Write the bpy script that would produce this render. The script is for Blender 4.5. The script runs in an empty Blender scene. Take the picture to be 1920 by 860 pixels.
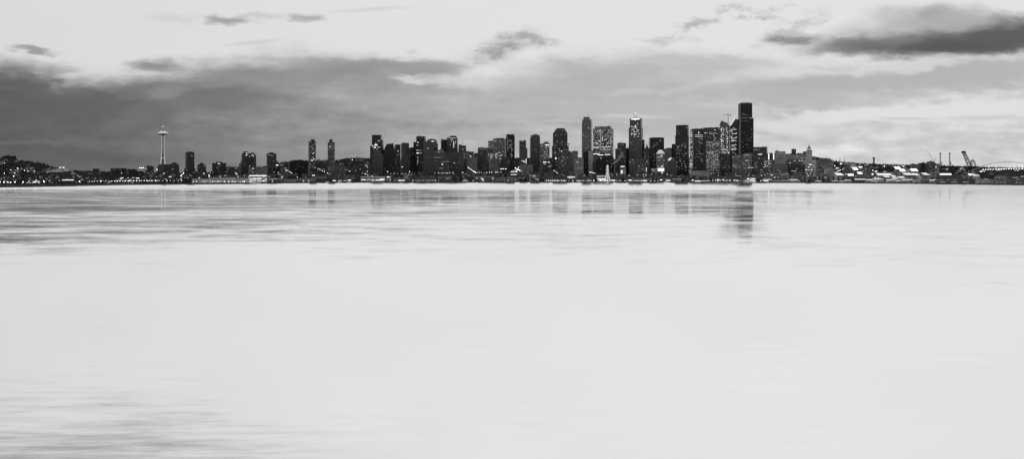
import bpy, bmesh, math, random
from math import sin, cos, pi, atan2, sqrt
from mathutils import Vector, Matrix
random.seed(11)
SC = bpy.context.scene
COL = SC.collection
F, HY, HZ = 1700.0, 328.0, 30.0          # focal length in photo pixels, horizon row, eye height in metres

# ------------------------------------------------------------------ camera
cam_d = bpy.data.cameras.new('camera'); cam = bpy.data.objects.new('camera', cam_d); COL.objects.link(cam)
cam.location = (0, 0, HZ); cam.rotation_euler = (pi/2, 0, 0)
cam_d.sensor_width = 36; cam_d.lens = 36*F/1920; cam_d.shift_y = -(430-HY)/1920
cam_d.clip_start = 1; cam_d.clip_end = 60000
SC.camera = cam

# ------------------------------------------------------------------ world: soft dusk sky with cloud banks
wd = bpy.data.worlds.new("World"); SC.world = wd; wd.use_nodes = True
nt = wd.node_tree; nt.nodes.clear(); L = nt.links
def N(tree, t, **kw):
    n = tree.nodes.new(t)
    for k, v in kw.items(): setattr(n, k, v)
    return n
def put(sock, v):
    if hasattr(v, 'is_output'): sock.id_data.links.new(v, sock)
    elif v is not None: sock.default_value = v
def MATH(tree, op, a, b=None, c=None, clamp=False):
    n = N(tree, 'ShaderNodeMath', operation=op, use_clamp=clamp)
    put(n.inputs[0], a); put(n.inputs[1], b)
    if c is not None: put(n.inputs[2], c)
    return n.outputs[0]
def MAPR(tree, v, a, b, c, d, kind='SMOOTHSTEP'):
    n = N(tree, 'ShaderNodeMapRange', interpolation_type=kind)
    for i, x in enumerate((v, a, b, c, d)): put(n.inputs[i], x)
    return n.outputs[0]
def MIXF(tree, f, a, b):
    n = N(tree, 'ShaderNodeMix', data_type='FLOAT'); put(n.inputs[0], f); put(n.inputs[2], a); put(n.inputs[3], b)
    return n.outputs[0]
def s2l(v):
    v /= 255.0
    return v/12.92 if v <= .04045 else ((v+.055)/1.055)**2.4
tc = N(nt, 'ShaderNodeTexCoord'); sp = N(nt, 'ShaderNodeSeparateXYZ'); L.new(tc.outputs['Generated'], sp.inputs[0])
dx, dy, dz = sp.outputs
yy = MATH(nt, 'MAXIMUM', dy, .06)
U = MATH(nt, 'DIVIDE', dx, yy); V = MATH(nt, 'DIVIDE', dz, yy)
PX = MATH(nt, 'MULTIPLY_ADD', U, F, 960.0); PY = MATH(nt, 'MULTIPLY_ADD', V, -F, HY)
def cloud_noise(sx, sy, det, rough, off):
    c = N(nt, 'ShaderNodeCombineXYZ')
    put(c.inputs[0], MATH(nt, 'MULTIPLY_ADD', PX, sx, off)); put(c.inputs[1], MATH(nt, 'MULTIPLY', PY, sy)); c.inputs[2].default_value = off
    n = N(nt, 'ShaderNodeTexNoise'); n.inputs['Scale'].default_value = 1; n.inputs['Detail'].default_value = det
    n.inputs['Roughness'].default_value = rough; L.new(c.outputs[0], n.inputs['Vector'])
    return n.outputs[0]
nA = cloud_noise(1/120, 1/45, 7, .55, 3.1)
nB = cloud_noise(1/150, 1/50, 7, .55, 17.7)
nC = cloud_noise(1/260, 1/42, 6, .6, 41.0)
nW = cloud_noise(1/34, 1/18, 5, .62, 8.0)
nF = cloud_noise(1/75, 1/34, 8, .62, 91.0)
pxd = MATH(nt, 'ADD', PX, MATH(nt, 'MULTIPLY', MATH(nt, 'SUBTRACT', nA, .5), 170.0))
pyd = MATH(nt, 'ADD', PY, MATH(nt, 'MULTIPLY', MATH(nt, 'SUBTRACT', nB, .5), 62.0))
pyd = MATH(nt, 'ADD', pyd, MATH(nt, 'MULTIPLY', MATH(nt, 'SUBTRACT', nW, .5), 26.0))
def curve(v, x0, x1, pts, y0, y1):
    t = MATH(nt, 'DIVIDE', MATH(nt, 'SUBTRACT', v, x0), x1-x0, clamp=True)
    n = N(nt, 'ShaderNodeFloatCurve'); c = n.mapping.curves[0]
    q = [((x-x0)/(x1-x0), (y-y0)/(y1-y0)) for x, y in pts]
    while len(c.points) < len(q): c.points.new(0.5, 0.5)
    for p, (a, b) in zip(c.points, q): p.location = (a, b)
    n.mapping.update(); put(n.inputs['Value'], t)
    return MATH(nt, 'MULTIPLY_ADD', n.outputs[0], y1-y0, y0)
# height of the top of the main bank, and its brightness, along the horizon
top = curve(pxd, -600, 2520, [(-600, 90), (0, 118), (60, 121), (130, 146), (240, 141), (330, 130), (380, 121), (480, 103), (640, 110), (860, 121), (920, 150),
                        (1000, 128), (1120, 106), (1300, 106), (1460, 112), (1600, 130), (1920, 112), (2520, 100)], 0, 400)
lum = curve(PX, -600, 2520, [(-600, s2l(88)), (0, s2l(98)), (200, s2l(112)), (400, s2l(130)), (600, s2l(152)), (800, s2l(170)), (1000, s2l(184)),
                          (1200, s2l(190)), (1420, s2l(203)), (1600, s2l(209)), (1920, s2l(206)), (2520, s2l(195))], 0, 1)
low = MAPR(nt, PY, 190, 335, 1.0, curve(PX, 0, 1920, [(0, .93), (300, .86), (600, .98), (1000, 1.06), (1920, 1.02)], 0, 2))
lum = MATH(nt, 'MULTIPLY', lum, low)
lum = MATH(nt, 'MULTIPLY', lum, MAPR(nt, nC, .3, .7, .76, 1.20, 'LINEAR'))
lum = MATH(nt, 'MULTIPLY', lum, MAPR(nt, nW, .25, .75, .94, 1.06, 'LINEAR'))
lum = MATH(nt, 'MULTIPLY', lum, MAPR(nt, nF, .3, .7, .84, 1.14, 'LINEAR'))
clear = curve(PX, -600, 2520, [(-600, s2l(212)), (0, s2l(219)), (700, s2l(225)), (1300, s2l(227)), (1920, s2l(226)), (2520, s2l(222))], 0, 1)
bank = MAPR(nt, MATH(nt, 'SUBTRACT', pyd, top), -26, 36, 0, 1)
Lm = MIXF(nt, bank, clear, lum)
vec = N(nt, 'ShaderNodeCombineXYZ'); L.new(pxd, vec.inputs[0]); L.new(pyd, vec.inputs[1])
nD = cloud_noise(1/60, 1/24, 8, .6, 29.0); nE = cloud_noise(1/70, 1/26, 8, .6, 57.0)
vec2 = N(nt, 'ShaderNodeCombineXYZ')
put(vec2.inputs[0], MATH(nt, 'ADD', PX, MATH(nt, 'MULTIPLY', MATH(nt, 'SUBTRACT', nD, .5), 110.0)))
put(vec2.inputs[1], MATH(nt, 'ADD', PY, MATH(nt, 'MULTIPLY', MATH(nt, 'SUBTRACT', nE, .5), 38.0)))
raw = N(nt, 'ShaderNodeCombineXYZ'); L.new(PX, raw.inputs[0]); put(raw.inputs[1], MATH(nt, 'ADD', PY, MATH(nt, 'MULTIPLY', MATH(nt, 'SUBTRACT', nB, .5), 18.0)))
# cloud pieces: centre x, y, radii, grey value, opacity, tilt (deg), edge softness, wispy
CL = [
 (60, 215, 250, 60, 88, .55, 0, .9, 0), (230, 205, 130, 30, 98, .7, 0, .8, 0), (415, 185, 110, 27, 112, .75, 3, .8, 0), (300, 172, 60, 12, 150, .5, -6, .9, 0),
 (150, 300, 300, 26, 92, .5, 0, .9, 0), (60, 266, 200, 7, 112, .55, 2, .9, 0), (480, 150, 120, 18, 148, .7, 4, .9, 0), (640, 130, 130, 18, 138, .75, -3, .8, 0),
 (780, 124, 100, 13, 150, .8, 2, .7, 0), (700, 160, 70, 25, 145, .6, 0, .9, 0), (600, 118, 160, 9, 150, .6, 2, .9, 0), (250, 222, 60, 22, 125, .35, -20, .9, 0),
 (865, 152, 90, 12, 214, .8, 3, .9, 0), (770, 150, 40, 9, 215, .8, 0, .8, 0), (950, 118, 110, 16, 214, .75, 8, .9, 0),
 (1130, 150, 240, 34, 180, .8, -3, .9, 0), (980, 200, 300, 30, 178, .5, 2, .9, 0), (1230, 212, 300, 26, 184, .7, 3, .9, 0), (1190, 219, 80, 4, 215, .5, 0, .9, 0),
 (1060, 228, 60, 3, 196, .6, 2, .9, 0), (1330, 118, 140, 15, 190, .8, 2, .8, 0), (1230, 170, 120, 8, 200, .6, -4, .9, 0),
 (1640, 155, 330, 30, 178, .9, -4, .7, 0), (1850, 130, 220, 26, 180, .85, 0, .8, 0), (1330, 240, 160, 16, 182, .6, 0, .9, 0), (1500, 190, 220, 20, 182, .85, 5, .8, 0),
 (1700, 212, 300, 17, 225, .95, -2, .7, 0), (1470, 240, 90, 14, 221, .8, 8, .8, 0), (1930, 200, 160, 14, 224, .9, 0, .8, 0), (1700, 222, 60, 4, 200, .7, 0, .8, 0), (1850, 222, 90, 5, 202, .7, 0, .8, 0),
 (1530, 130, 120, 15, 216, .9, -6, .8, 0), (1690, 118, 220, 14, 214, .8, -4, .8, 0), (1660, 270, 50, 7, 196, .6, 0, .9, 0), (1560, 128, 60, 6, 190, .5, -3, .9, 0),
 (1650, 55, 150, 30, 190, .6, -14, .9, 0), (1800, 38, 170, 26, 165, .75, 4, .9, 0),
 (1660, 84, 170, 19, 112, .95, -3, .9, 0), (1800, 78, 160, 26, 82, .97, -3, .8, 0), (1900, 62, 110, 32, 88, .95, -10, .9, 0), (1980, 70, 160, 34, 92, .95, 0, .8, 0),
 (1740, 58, 190, 22, 146, .5, -8, .9, 0), (1770, 42, 120, 18, 178, .5, 0, .9, 0), (1640, 84, 120, 18, 120, .7, 0, .9, 0), (1780, 88, 200, 17, 84, .9, -2, .9, 0),
 (1478, 73, 62, 14, 130, .95, -4, .9, 0), (1500, 50, 60, 18, 188, .7, -30, .9, 1), (1750, 24, 34, 14, 165, .8, 0, .9, 0),
 (950, 86, 80, 22, 190, .8, -18, .9, 0), (940, 88, 66, 16, 155, .9, -26, .9, 1), (988, 74, 60, 16, 172, .9, 8, .9, 1), (905, 96, 34, 8, 180, .8, -25, .9, 1),
 (1300, 50, 95, 13, 185, .95, -24, .9, 1), (1410, 30, 60, 13, 172, .9, 10, .9, 1), (1240, 74, 80, 8, 200, .7, 0, .9, 1), (1480, 14, 60, 6, 196, .7, -8, .9, 1),
 (430, 39, 44, 9, 158, .9, 0, .9, 0), (575, 36, 34, 9, 168, .85, 6, .9, 0), (490, 30, 50, 8, 196, .7, 0, .9, 0), (330, 36, 50, 12, 208, .8, 4, .9, 0), (480, 80, 60, 5, 205, .7, -4, .9, 0),
 (700, 18, 80, 5, 208, .7, -3, .9, 0), (760, 98, 25, 7, 205, .7, 0, .9, 1), (62, 95, 46, 7, 150, .9, 6, .8, 0), (290, 123, 58, 14, 136, .9, 0, .9, 0), (255, 137, 60, 4, 210, .7, 0, .9, 0),
 (110, 133, 40, 10, 150, .6, 0, .9, 0),
]
for cx, cy, rx, ry, g, op, tilt, soft, wisp in CL:
    m = N(nt, 'ShaderNodeMapping', vector_type='TEXTURE')
    m.inputs['Location'].default_value = (cx, cy, 0); m.inputs['Rotation'].default_value = (0, 0, math.radians(tilt)); m.inputs['Scale'].default_value = (rx*1.35, ry*1.4, 1)
    L.new((raw if ry < 6 else vec2 if rx < 200 else vec).outputs[0], m.inputs['Vector'])
    gnode = N(nt, 'ShaderNodeTexGradient', gradient_type='SPHERICAL'); L.new(m.outputs[0], gnode.inputs[0])
    v = gnode.outputs[1]
    if wisp: v = MATH(nt, 'MULTIPLY', v, MAPR(nt, nW, .30, .70, .0, 1.35))
    mk = MAPR(nt, v, 0.0, soft*.95, 0, op)
    Lm = MIXF(nt, mk, Lm, s2l(g))
# a heavier cloud high on the left, above the picture; it only shows mirrored in the near water
up = N(nt, 'ShaderNodeMapping', vector_type='TEXTURE'); up.inputs['Location'].default_value = (20, -700, 0); up.inputs['Scale'].default_value = (820, 300, 1)
L.new(vec.outputs[0], up.inputs['Vector']); ug = N(nt, 'ShaderNodeTexGradient', gradient_type='SPHERICAL'); L.new(up.outputs[0], ug.inputs[0])
Lm = MIXF(nt, MAPR(nt, ug.outputs[1], 0, .8, 0, .85), Lm, s2l(128))
nH = cloud_noise(1/420, 1/48, 5, .55, 77.0)
Lm = MATH(nt, 'MULTIPLY', Lm, MIXF(nt, MAPR(nt, PY, 60, -150, 0, 1), 1.0, MAPR(nt, nH, .3, .7, .95, 1.10, 'LINEAR')))
# the dawn half of the sky is bright, the half behind the viewer still dark
back = MAPR(nt, dx, .5, -.6, .13, .46)
front = MAPR(nt, dy, -.05, .62, 0, 1)
Lm = MIXF(nt, front, back, Lm)
bg = N(nt, 'ShaderNodeBackground'); L.new(Lm, bg.inputs[0]); bg.inputs[1].default_value = .97
sky = N(nt, 'ShaderNodeTexSky'); sky.sky_type = 'NISHITA'; sky.sun_disc = False
SUN_EL, SUN_AZ = 48.0, 20.0
sky.sun_elevation = math.radians(SUN_EL); sky.sun_rotation = math.radians(SUN_AZ)
bw = N(nt, 'ShaderNodeRGBToBW'); L.new(sky.outputs[0], bw.inputs[0])
bg2 = N(nt, 'ShaderNodeBackground'); L.new(bw.outputs[0], bg2.inputs[0]); bg2.inputs[1].default_value = .002
ad = N(nt, 'ShaderNodeAddShader'); L.new(bg.outputs[0], ad.inputs[0]); L.new(bg2.outputs[0], ad.inputs[1])
wo = N(nt, 'ShaderNodeOutputWorld'); L.new(ad.outputs[0], wo.inputs[0])

sd = bpy.data.lights.new('sun', 'SUN'); sd.energy = .5; sd.angle = math.radians(18); sd.color = (1, 1, 1)
so = bpy.data.objects.new('sun', sd); COL.objects.link(so)
_e, _a = math.radians(SUN_EL), math.radians(SUN_AZ)
so.rotation_euler = Vector((sin(_a)*cos(_e), cos(_a)*cos(_e), sin(_e))).to_track_quat('Z', 'Y').to_euler()
SC.view_settings.view_transform = 'Standard'; SC.view_settings.look = 'None'; SC.view_settings.gamma = 1; SC.view_settings.exposure = 0
SC.cycles.max_bounces = 6; SC.cycles.use_denoising = True; SC.cycles.denoiser = 'OPENIMAGEDENOISE'; SC.cycles.denoising_input_passes = 'RGB_ALBEDO_NORMAL'; SC.cycles.denoising_prefilter = 'ACCURATE'
SC.cycles.sample_clamp_indirect = 4

# ------------------------------------------------------------------ helpers
def mat(name, g, rough=.7, spec=.3, emit=0, noise=0, nscale=.02, metal=0):
    m = bpy.data.materials.new(name); m.use_nodes = True; t = m.node_tree; b = t.nodes['Principled BSDF']
    b.inputs['Base Color'].default_value = (g, g, g, 1); b.inputs['Roughness'].default_value = rough
    b.inputs['Specular IOR Level'].default_value = spec; b.inputs['Metallic'].default_value = metal
    if noise:
        c = N(t, 'ShaderNodeTexCoord'); n = N(t, 'ShaderNodeTexNoise'); n.inputs['Scale'].default_value = nscale; n.inputs['Detail'].default_value = 5
        t.links.new(c.outputs['Object'], n.inputs['Vector'])
        v = MAPR(t, n.outputs[0], .3, .7, g*(1-noise), g*(1+noise), 'LINEAR')
        t.links.new(v, b.inputs['Base Color'])
    if emit:
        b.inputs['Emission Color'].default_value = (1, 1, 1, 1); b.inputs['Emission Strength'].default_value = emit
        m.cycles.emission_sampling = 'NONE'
    return m
def facade(name, wall, glass, cw=3.2, ch=3.7, fx=.6, fy=.5, lit=.03, ls=.35, rough=.6):
    """procedural wall: a grid of window openings in floors, a few of them lit"""
    m = bpy.data.materials.new(name); m.use_nodes = True; t = m.node_tree; b = t.nodes['Principled BSDF']
    c = N(t, 'ShaderNodeTexCoord'); s = N(t, 'ShaderNodeSeparateXYZ'); t.links.new(c.outputs['Object'], s.inputs[0])
    ns = N(t, 'ShaderNodeSeparateXYZ'); t.links.new(c.outputs['Normal'], ns.inputs[0])
    side = MATH(t, 'GREATER_THAN', MATH(t, 'ABSOLUTE', ns.outputs[0]), .7)
    u = MATH(t, 'DIVIDE', MIXF(t, side, s.outputs[0], s.outputs[1]), cw); v = MATH(t, 'DIVIDE', s.outputs[2], ch)
    def win(a, f): return MATH(t, 'LESS_THAN', MATH(t, 'ABSOLUTE', MATH(t, 'SUBTRACT', MATH(t, 'FRACT', a), .5)), f/2)
    mask = MATH(t, 'MULTIPLY', win(u, fx), win(v, fy))
    mask = MATH(t, 'MULTIPLY', mask, MATH(t, 'LESS_THAN', MATH(t, 'ABSOLUTE', ns.outputs[2]), .5))
    oi = N(t, 'ShaderNodeObjectInfo')
    cc = N(t, 'ShaderNodeCombineXYZ'); put(cc.inputs[0], MATH(t, 'FLOOR', u)); put(cc.inputs[1], MATH(t, 'FLOOR', v))
    put(cc.inputs[2], MATH(t, 'MULTIPLY_ADD', oi.outputs['Random'], 91.0, MATH(t, 'MULTIPLY', side, 7.0)))
    wn = N(t, 'ShaderNodeTexWhiteNoise', noise_dimensions='3D'); t.links.new(cc.outputs[0], wn.inputs['Vector'])
    fl = N(t, 'ShaderNodeCombineXYZ'); put(fl.inputs[1], MATH(t, 'FLOOR', v)); put(fl.inputs[2], MATH(t, 'MULTIPLY', oi.outputs['Random'], 37.0))
    wf = N(t, 'ShaderNodeTexWhiteNoise', noise_dimensions='3D'); t.links.new(fl.outputs[0], wf.inputs['Vector'])
    # more rooms are lit on some floors than on others
    thr = MATH(t, 'SUBTRACT', 1.0, MATH(t, 'MULTIPLY', MAPR(t, wf.outputs[0], .3, 1, .35, 2.4, 'LINEAR'), lit))
    on = MATH(t, 'MULTIPLY', mask, MATH(t, 'GREATER_THAN', wn.outputs[0], thr))
    dirt = N(t, 'ShaderNodeTexNoise'); dirt.inputs['Scale'].default_value = .035; dirt.inputs['Detail'].default_value = 6; t.links.new(c.outputs['Object'], dirt.inputs['Vector'])
    wv = MATH(t, 'MULTIPLY', MAPR(t, dirt.outputs[0], .3, .7, .75, 1.2, 'LINEAR'), MATH(t, 'MULTIPLY_ADD', oi.outputs['Random'], wall*.5, wall*.75))
    gv = MATH(t, 'MULTIPLY', glass, MATH(t, 'ADD', .6, wn.outputs[0]))
    t.links.new(MIXF(t, mask, wv, gv), b.inputs['Base Color'])
    t.links.new(MIXF(t, mask, rough, .18), b.inputs['Roughness']); b.inputs['Specular IOR Level'].default_value = .4
    b.inputs['Emission Color'].default_value = (1, 1, 1, 1)
    t.links.new(MATH(t, 'MULTIPLY', on, ls), b.inputs['Emission Strength'])
    m.cycles.emission_sampling = 'NONE'
    return m
M = dict(
 black=facade('black_glass_curtain_wall', .05, .02, 2.4, 3.9, .8, .6, .01, .25, .35),
 dark=facade('dark_stone_facade', .12, .03, 3.4, 3.7, .55, .5, .03, .35),
 ribs=facade('ribbed_facade', .17, .03, 4.2, 40, .45, .96, .0, 0),
 bands=facade('banded_facade', .17, .03, 60, 3.8, .98, .48, .03, .2),
 mid=facade('grey_concrete_facade', .29, .05, 4.0, 3.6, .5, .45, .03, .4),
 pale=facade('pale_stone_facade', .58, .08, 4.4, 3.8, .45, .5, .03, .5),
 office=facade('office_facade_with_lit_rooms', .20, .05, 3.4, 4.0, .62, .5, .20, .5),
 bright=facade('glass_tower_lit_through', .30, .2, 3.0, 3.8, .8, .7, .45, .7),
 apart=facade('apartment_facade', .15, .05, 3.4, 3.0, .6, .55, .05, .45),
 brick=facade('brick_facade', .20, .05, 4.0, 3.9, .4, .5, .04, .6),
 glassy=facade('blue_glass_facade', .22, .12, 3.0, 3.9, .85, .7, .04, .3, .3),
 roofw=mat('white_roof', .85, .32, noise=.10, nscale=.15, metal=.85), roofg=mat('grey_roof', .35, .8, noise=.3, nscale=.08), roofd=mat('dark_roof', .10, .8, noise=.3, nscale=.08),
 metal=mat('painted_steel', .05, .6), metalw=mat('white_painted_steel', .75, .5), conc=mat('concrete', .3, .9, noise=.3, nscale=.1), concd=mat('stained_dark_concrete', .10, .9, noise=.4, nscale=.1),
 w1=mat('dim_lit_window', .1, emit=.2), w2=mat('lit_window', .1, emit=.55), w3=mat('bright_lit_window', .1, emit=1.4),
 lamp=mat('lamp_glow', .8, emit=4.5), lampd=mat('lamp_glow_soft', .8, emit=3.2), whitew=mat('white_boarding', .7, .6, noise=.1, nscale=.3),
 leaf=mat('dark_foliage', .045, .9, .1, noise=.6, nscale=.15), leaf2=mat('foliage', .07, .9, .1, noise=.6, nscale=.15), bark=mat('bark', .08, .9),
 glow_white=mat('glowing_white_paint', .8, .6, emit=.28), shed=facade('bayed_shed_wall', .26, .04, 6.5, 9, .6, .7, .06, .5), hull=mat('dark_hull', .08, .4),  # white paint brightened by emission put into the material
)
class MB:
    def __init__(s): s.v = []; s.f = []
    def quadbox(s, lo, hi):
        """lo, hi: four corners each (bottom ring, top ring)"""
        n = len(s.v); k = len(lo); s.v += [tuple(p) for p in lo]+[tuple(p) for p in hi]
        s.f += [tuple(n+i for i in reversed(range(k))), tuple(n+k+i for i in range(k))]
        s.f += [(n+i, n+(i+1) % k, n+k+(i+1) % k, n+k+i) for i in range(k)]
        return s
    def box(s, x0, x1, y0, y1, z0, z1): return s.frus(x0, x1, y0, y1, z0, x0, x1, y0, y1, z1)
    def frus(s, x0, x1, y0, y1, z0, a0, a1, b0, b1, z1):
        return s.quadbox([(x0, y0, z0), (x1, y0, z0), (x1, y1, z0), (x0, y1, z0)], [(a0, b0, z1), (a1, b0, z1), (a1, b1, z1), (a0, b1, z1)])
    def octo(s, x0, x1, y0, y1, z0, z1, c=.25):
        cx, cy = (x1-x0)*c, (y1-y0)*c
        r = [(x0+cx, y0), (x1-cx, y0), (x1, y0+cy), (x1, y1-cy), (x1-cx, y1), (x0+cx, y1), (x0, y1-cy), (x0, y0+cy)]
        return s.quadbox([(a, b, z0) for a, b in r], [(a, b, z1) for a, b in r])
    def lathe(s, prof, n=20, cx=0, cy=0):
        for (r0, z0), (r1, z1) in zip(prof, prof[1:]):
            k = len(s.v)
            for r, z in ((r0, z0), (r1, z1)):
                s.v += [(cx+r*cos(2*pi*i/n), cy+r*sin(2*pi*i/n), z) for i in range(n)]
            s.f += [(k+i, k+(i+1) % n, k+n+(i+1) % n, k+n+i) for i in range(n)]
        return s
    def prism(s, poly, y0, y1):
        """poly: (x, z) outline, extruded from y0 to y1"""
        n = len(s.v); k = len(poly); s.v += [(x, y0, z) for x, z in poly]+[(x, y1, z) for x, z in poly]
        s.f += [tuple(n+i for i in range(k)), tuple(n+k+i for i in reversed(range(k)))]
        s.f += [(n+(i+1) % k, n+i, n+k+i, n+k+(i+1) % k) for i in range(k)]
        return s
    def bar(s, a, b, r, r2=None, n=6):
        a, b = Vector(a), Vector(b); d = (b-a).normalized(); r2 = r if r2 is None else r2
        u = d.orthogonal().normalized(); w = d.cross(u)
        ring = lambda c, q: [tuple(c+(u*cos(2*pi*i/n)+w*sin(2*pi*i/n))*q) for i in range(n)]
        return s.quadbox(ring(a, r), ring(b, r2))
    def arc(s, pts, r, n=6):
        for a, b in zip(pts, pts[1:]): s.bar(a, b, r, n=n)
        return s
    def build(s, name, m, parent=None, label=None):
        me = bpy.data.meshes.new(name); me.from_pydata(s.v, [], s.f); me.validate(); me.update()
        bm = bmesh.new(); bm.from_mesh(me); bmesh.ops.recalc_face_normals(bm, faces=bm.faces); bm.to_mesh(me); bm.free()
        me.materials.append(M[m] if isinstance(m, str) else m)
        o = bpy.data.objects.new(name, me); COL.objects.link(o)
        if parent: o.parent = parent
        if label: o['label'] = label
        return o
def tag(o, label, cat, group=None):
    o['label'] = label; o['category'] = cat
    if group: o['group'] = group
    return o
def thing(name, label, cat, loc, rz=0, group=None):
    o = bpy.data.objects.new(name, None); COL.objects.link(o); o.location = loc; o.rotation_euler = (0, 0, rz); o.empty_display_size = 5
    return tag(o, label, cat, group)
def copy_tree(o, loc=None, rz=None, parent=None):
    c = o.copy(); COL.objects.link(c)
    if parent: c.parent = parent
    if loc is not None: c.location = loc
    if rz is not None: c.rotation_euler = (0, 0, rz)
    for ch in list(o.children): copy_tree(ch, parent=c)
    return c
def lerp(pts, x):
    if x <= pts[0][0]: return pts[0][1]
    for (a, b), (c, d) in zip(pts, pts[1:]):
        if x <= c: return b+(d-b)*(x-a)/(c-a)
    return pts[-1][1]
SHORE = [(-900, 360), (-300, 355), (0, 351.2), (60, 350.6), (120, 349.4), (240, 346.8), (350, 345.6), (480, 344.4), (560, 343.2), (680, 342.6), (800, 342.0), (1000, 341.6),
         (1250, 342), (1400, 342.4), (1540, 343.2), (1700, 344.4), (1800, 345.6), (1920, 347.3), (2200, 351), (2900, 356)]
RIDGE = [(-900, 300), (-100, 300), (0, 303), (10, 299), (27, 299), (35, 305), (60, 308), (80, 312), (100, 316), (130, 321), (160, 323), (240, 325), (300, 327), (400, 323), (480, 317), (515, 309),
         (560, 304), (600, 303), (625, 304), (650, 299), (680, 299), (720, 300), (800, 299), (900, 298), (1060, 298), (1200, 298), (1300, 296), (1440, 294), (1480, 291), (1500, 290), (1530, 297),
         (1560, 304), (1600, 309), (1640, 310), (1700, 312), (1740, 313), (1800, 314), (1840, 316), (1920, 318), (2300, 316), (2900, 305)]
def shore(px): return F*HZ/(lerp(SHORE, px)-HY)
def sm(t): t = min(1, max(0, t)); return t*t*(3-2*t)
def ground(px, s):
    zr = HZ+(HY-lerp(RIDGE, px))*(shore(px)+2000)/F
    if s <= 2000: return 3.2+(zr-3.2)*sm((s-60)/1940)**1.1
    return zr*(1-.4*sm((s-2000)/4000))
def P(px, Y, z): return Vector(((px-960)/F*Y, Y, z))
def Z(py, Y): return HZ+(HY-py)*Y/F

# ------------------------------------------------------------------ water, land, quay
wm = bpy.data.materials.new('calm_bay_water'); wm.use_nodes = True; t = wm.node_tree; t.nodes.clear()
geo = N(t, 'ShaderNodeNewGeometry'); ps = N(t, 'ShaderNodeSeparateXYZ'); t.links.new(geo.outputs['Position'], ps.inputs[0])
def wnoise(sx, sy, det, off, rough=.6):
    c = N(t, 'ShaderNodeCombineXYZ'); put(c.inputs[0], MATH(t, 'MULTIPLY', ps.outputs[0], sx)); put(c.inputs[1], MATH(t, 'MULTIPLY', ps.outputs[1], sy)); c.inputs[2].default_value = off
    n = N(t, 'ShaderNodeTexNoise'); n.inputs['Scale'].default_value = 1; n.inputs['Detail'].default_value = det; n.inputs['Roughness'].default_value = rough
    t.links.new(c.outputs[0], n.inputs['Vector']); return n.outputs[0]
wA = wnoise(1/48, 1/27, 12, 0, .80)        # wind lanes
wB = wnoise(1/480, 1/260, 3, 5)            # broad calm areas
wC = wnoise(1/16, 1/3, 8, 9, .75)          # ripples
lo = MAPR(t, ps.outputs[1], 180, 800, .62, .37)
lo = MATH(t, 'ADD', lo, MAPR(t, ps.outputs[1], 1500, 2600, 0, .42))
field = MATH(t, 'ADD', wA, MATH(t, 'MULTIPLY', MATH(t, 'SUBTRACT', wB, .5), .55))
field = MATH(t, 'ADD', field, MAPR(t, ps.outputs[0], 0, -260, 0, .07))
# calm strip added along the sight line to draw the tallest tower's dark reflection
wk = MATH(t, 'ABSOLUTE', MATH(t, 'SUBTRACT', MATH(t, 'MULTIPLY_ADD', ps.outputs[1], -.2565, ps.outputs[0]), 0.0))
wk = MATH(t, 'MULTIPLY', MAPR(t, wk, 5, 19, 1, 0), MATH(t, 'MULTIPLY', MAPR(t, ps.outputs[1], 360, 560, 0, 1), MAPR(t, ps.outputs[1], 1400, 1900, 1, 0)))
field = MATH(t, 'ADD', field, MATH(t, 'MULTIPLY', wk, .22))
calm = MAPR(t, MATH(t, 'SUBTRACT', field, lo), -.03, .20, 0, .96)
wS = wnoise(1/150, 1/42, 6, 23, .78)
calm = MATH(t, 'MULTIPLY', calm, MAPR(t, wS, .38, .56, .30, 1.0))
def lobe(tl, amp, rough):
    tl = MATH(t, 'MULTIPLY_ADD', MATH(t, 'SUBTRACT', wC, .5), amp, tl)
    nrm = N(t, 'ShaderNodeCombineXYZ'); put(nrm.inputs[1], MATH(t, 'MULTIPLY', tl, -1.0)); nrm.inputs[2].default_value = 1
    nn = N(t, 'ShaderNodeVectorMath', operation='NORMALIZE'); t.links.new(nrm.outputs[0], nn.inputs[0])
    g = N(t, 'ShaderNodeBsdfAnisotropic'); g.inputs['Color'].default_value = (.99, .99, .99, 1)
    g.inputs['Roughness'].default_value = rough; t.links.new(nn.outputs[0], g.inputs['Normal']); return g
# long exposure: every spot shows part calm mirror, part ripples leaning towards the viewer
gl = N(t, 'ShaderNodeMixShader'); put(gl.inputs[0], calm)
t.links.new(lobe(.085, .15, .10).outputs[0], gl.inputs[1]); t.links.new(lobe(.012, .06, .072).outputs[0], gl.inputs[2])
out = N(t, 'ShaderNodeOutputMaterial'); t.links.new(gl.outputs[0], out.inputs[0])
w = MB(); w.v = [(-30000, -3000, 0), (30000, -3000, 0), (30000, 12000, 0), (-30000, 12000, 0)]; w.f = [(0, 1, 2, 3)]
o = w.build('water', wm); o['kind'] = 'structure'

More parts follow.
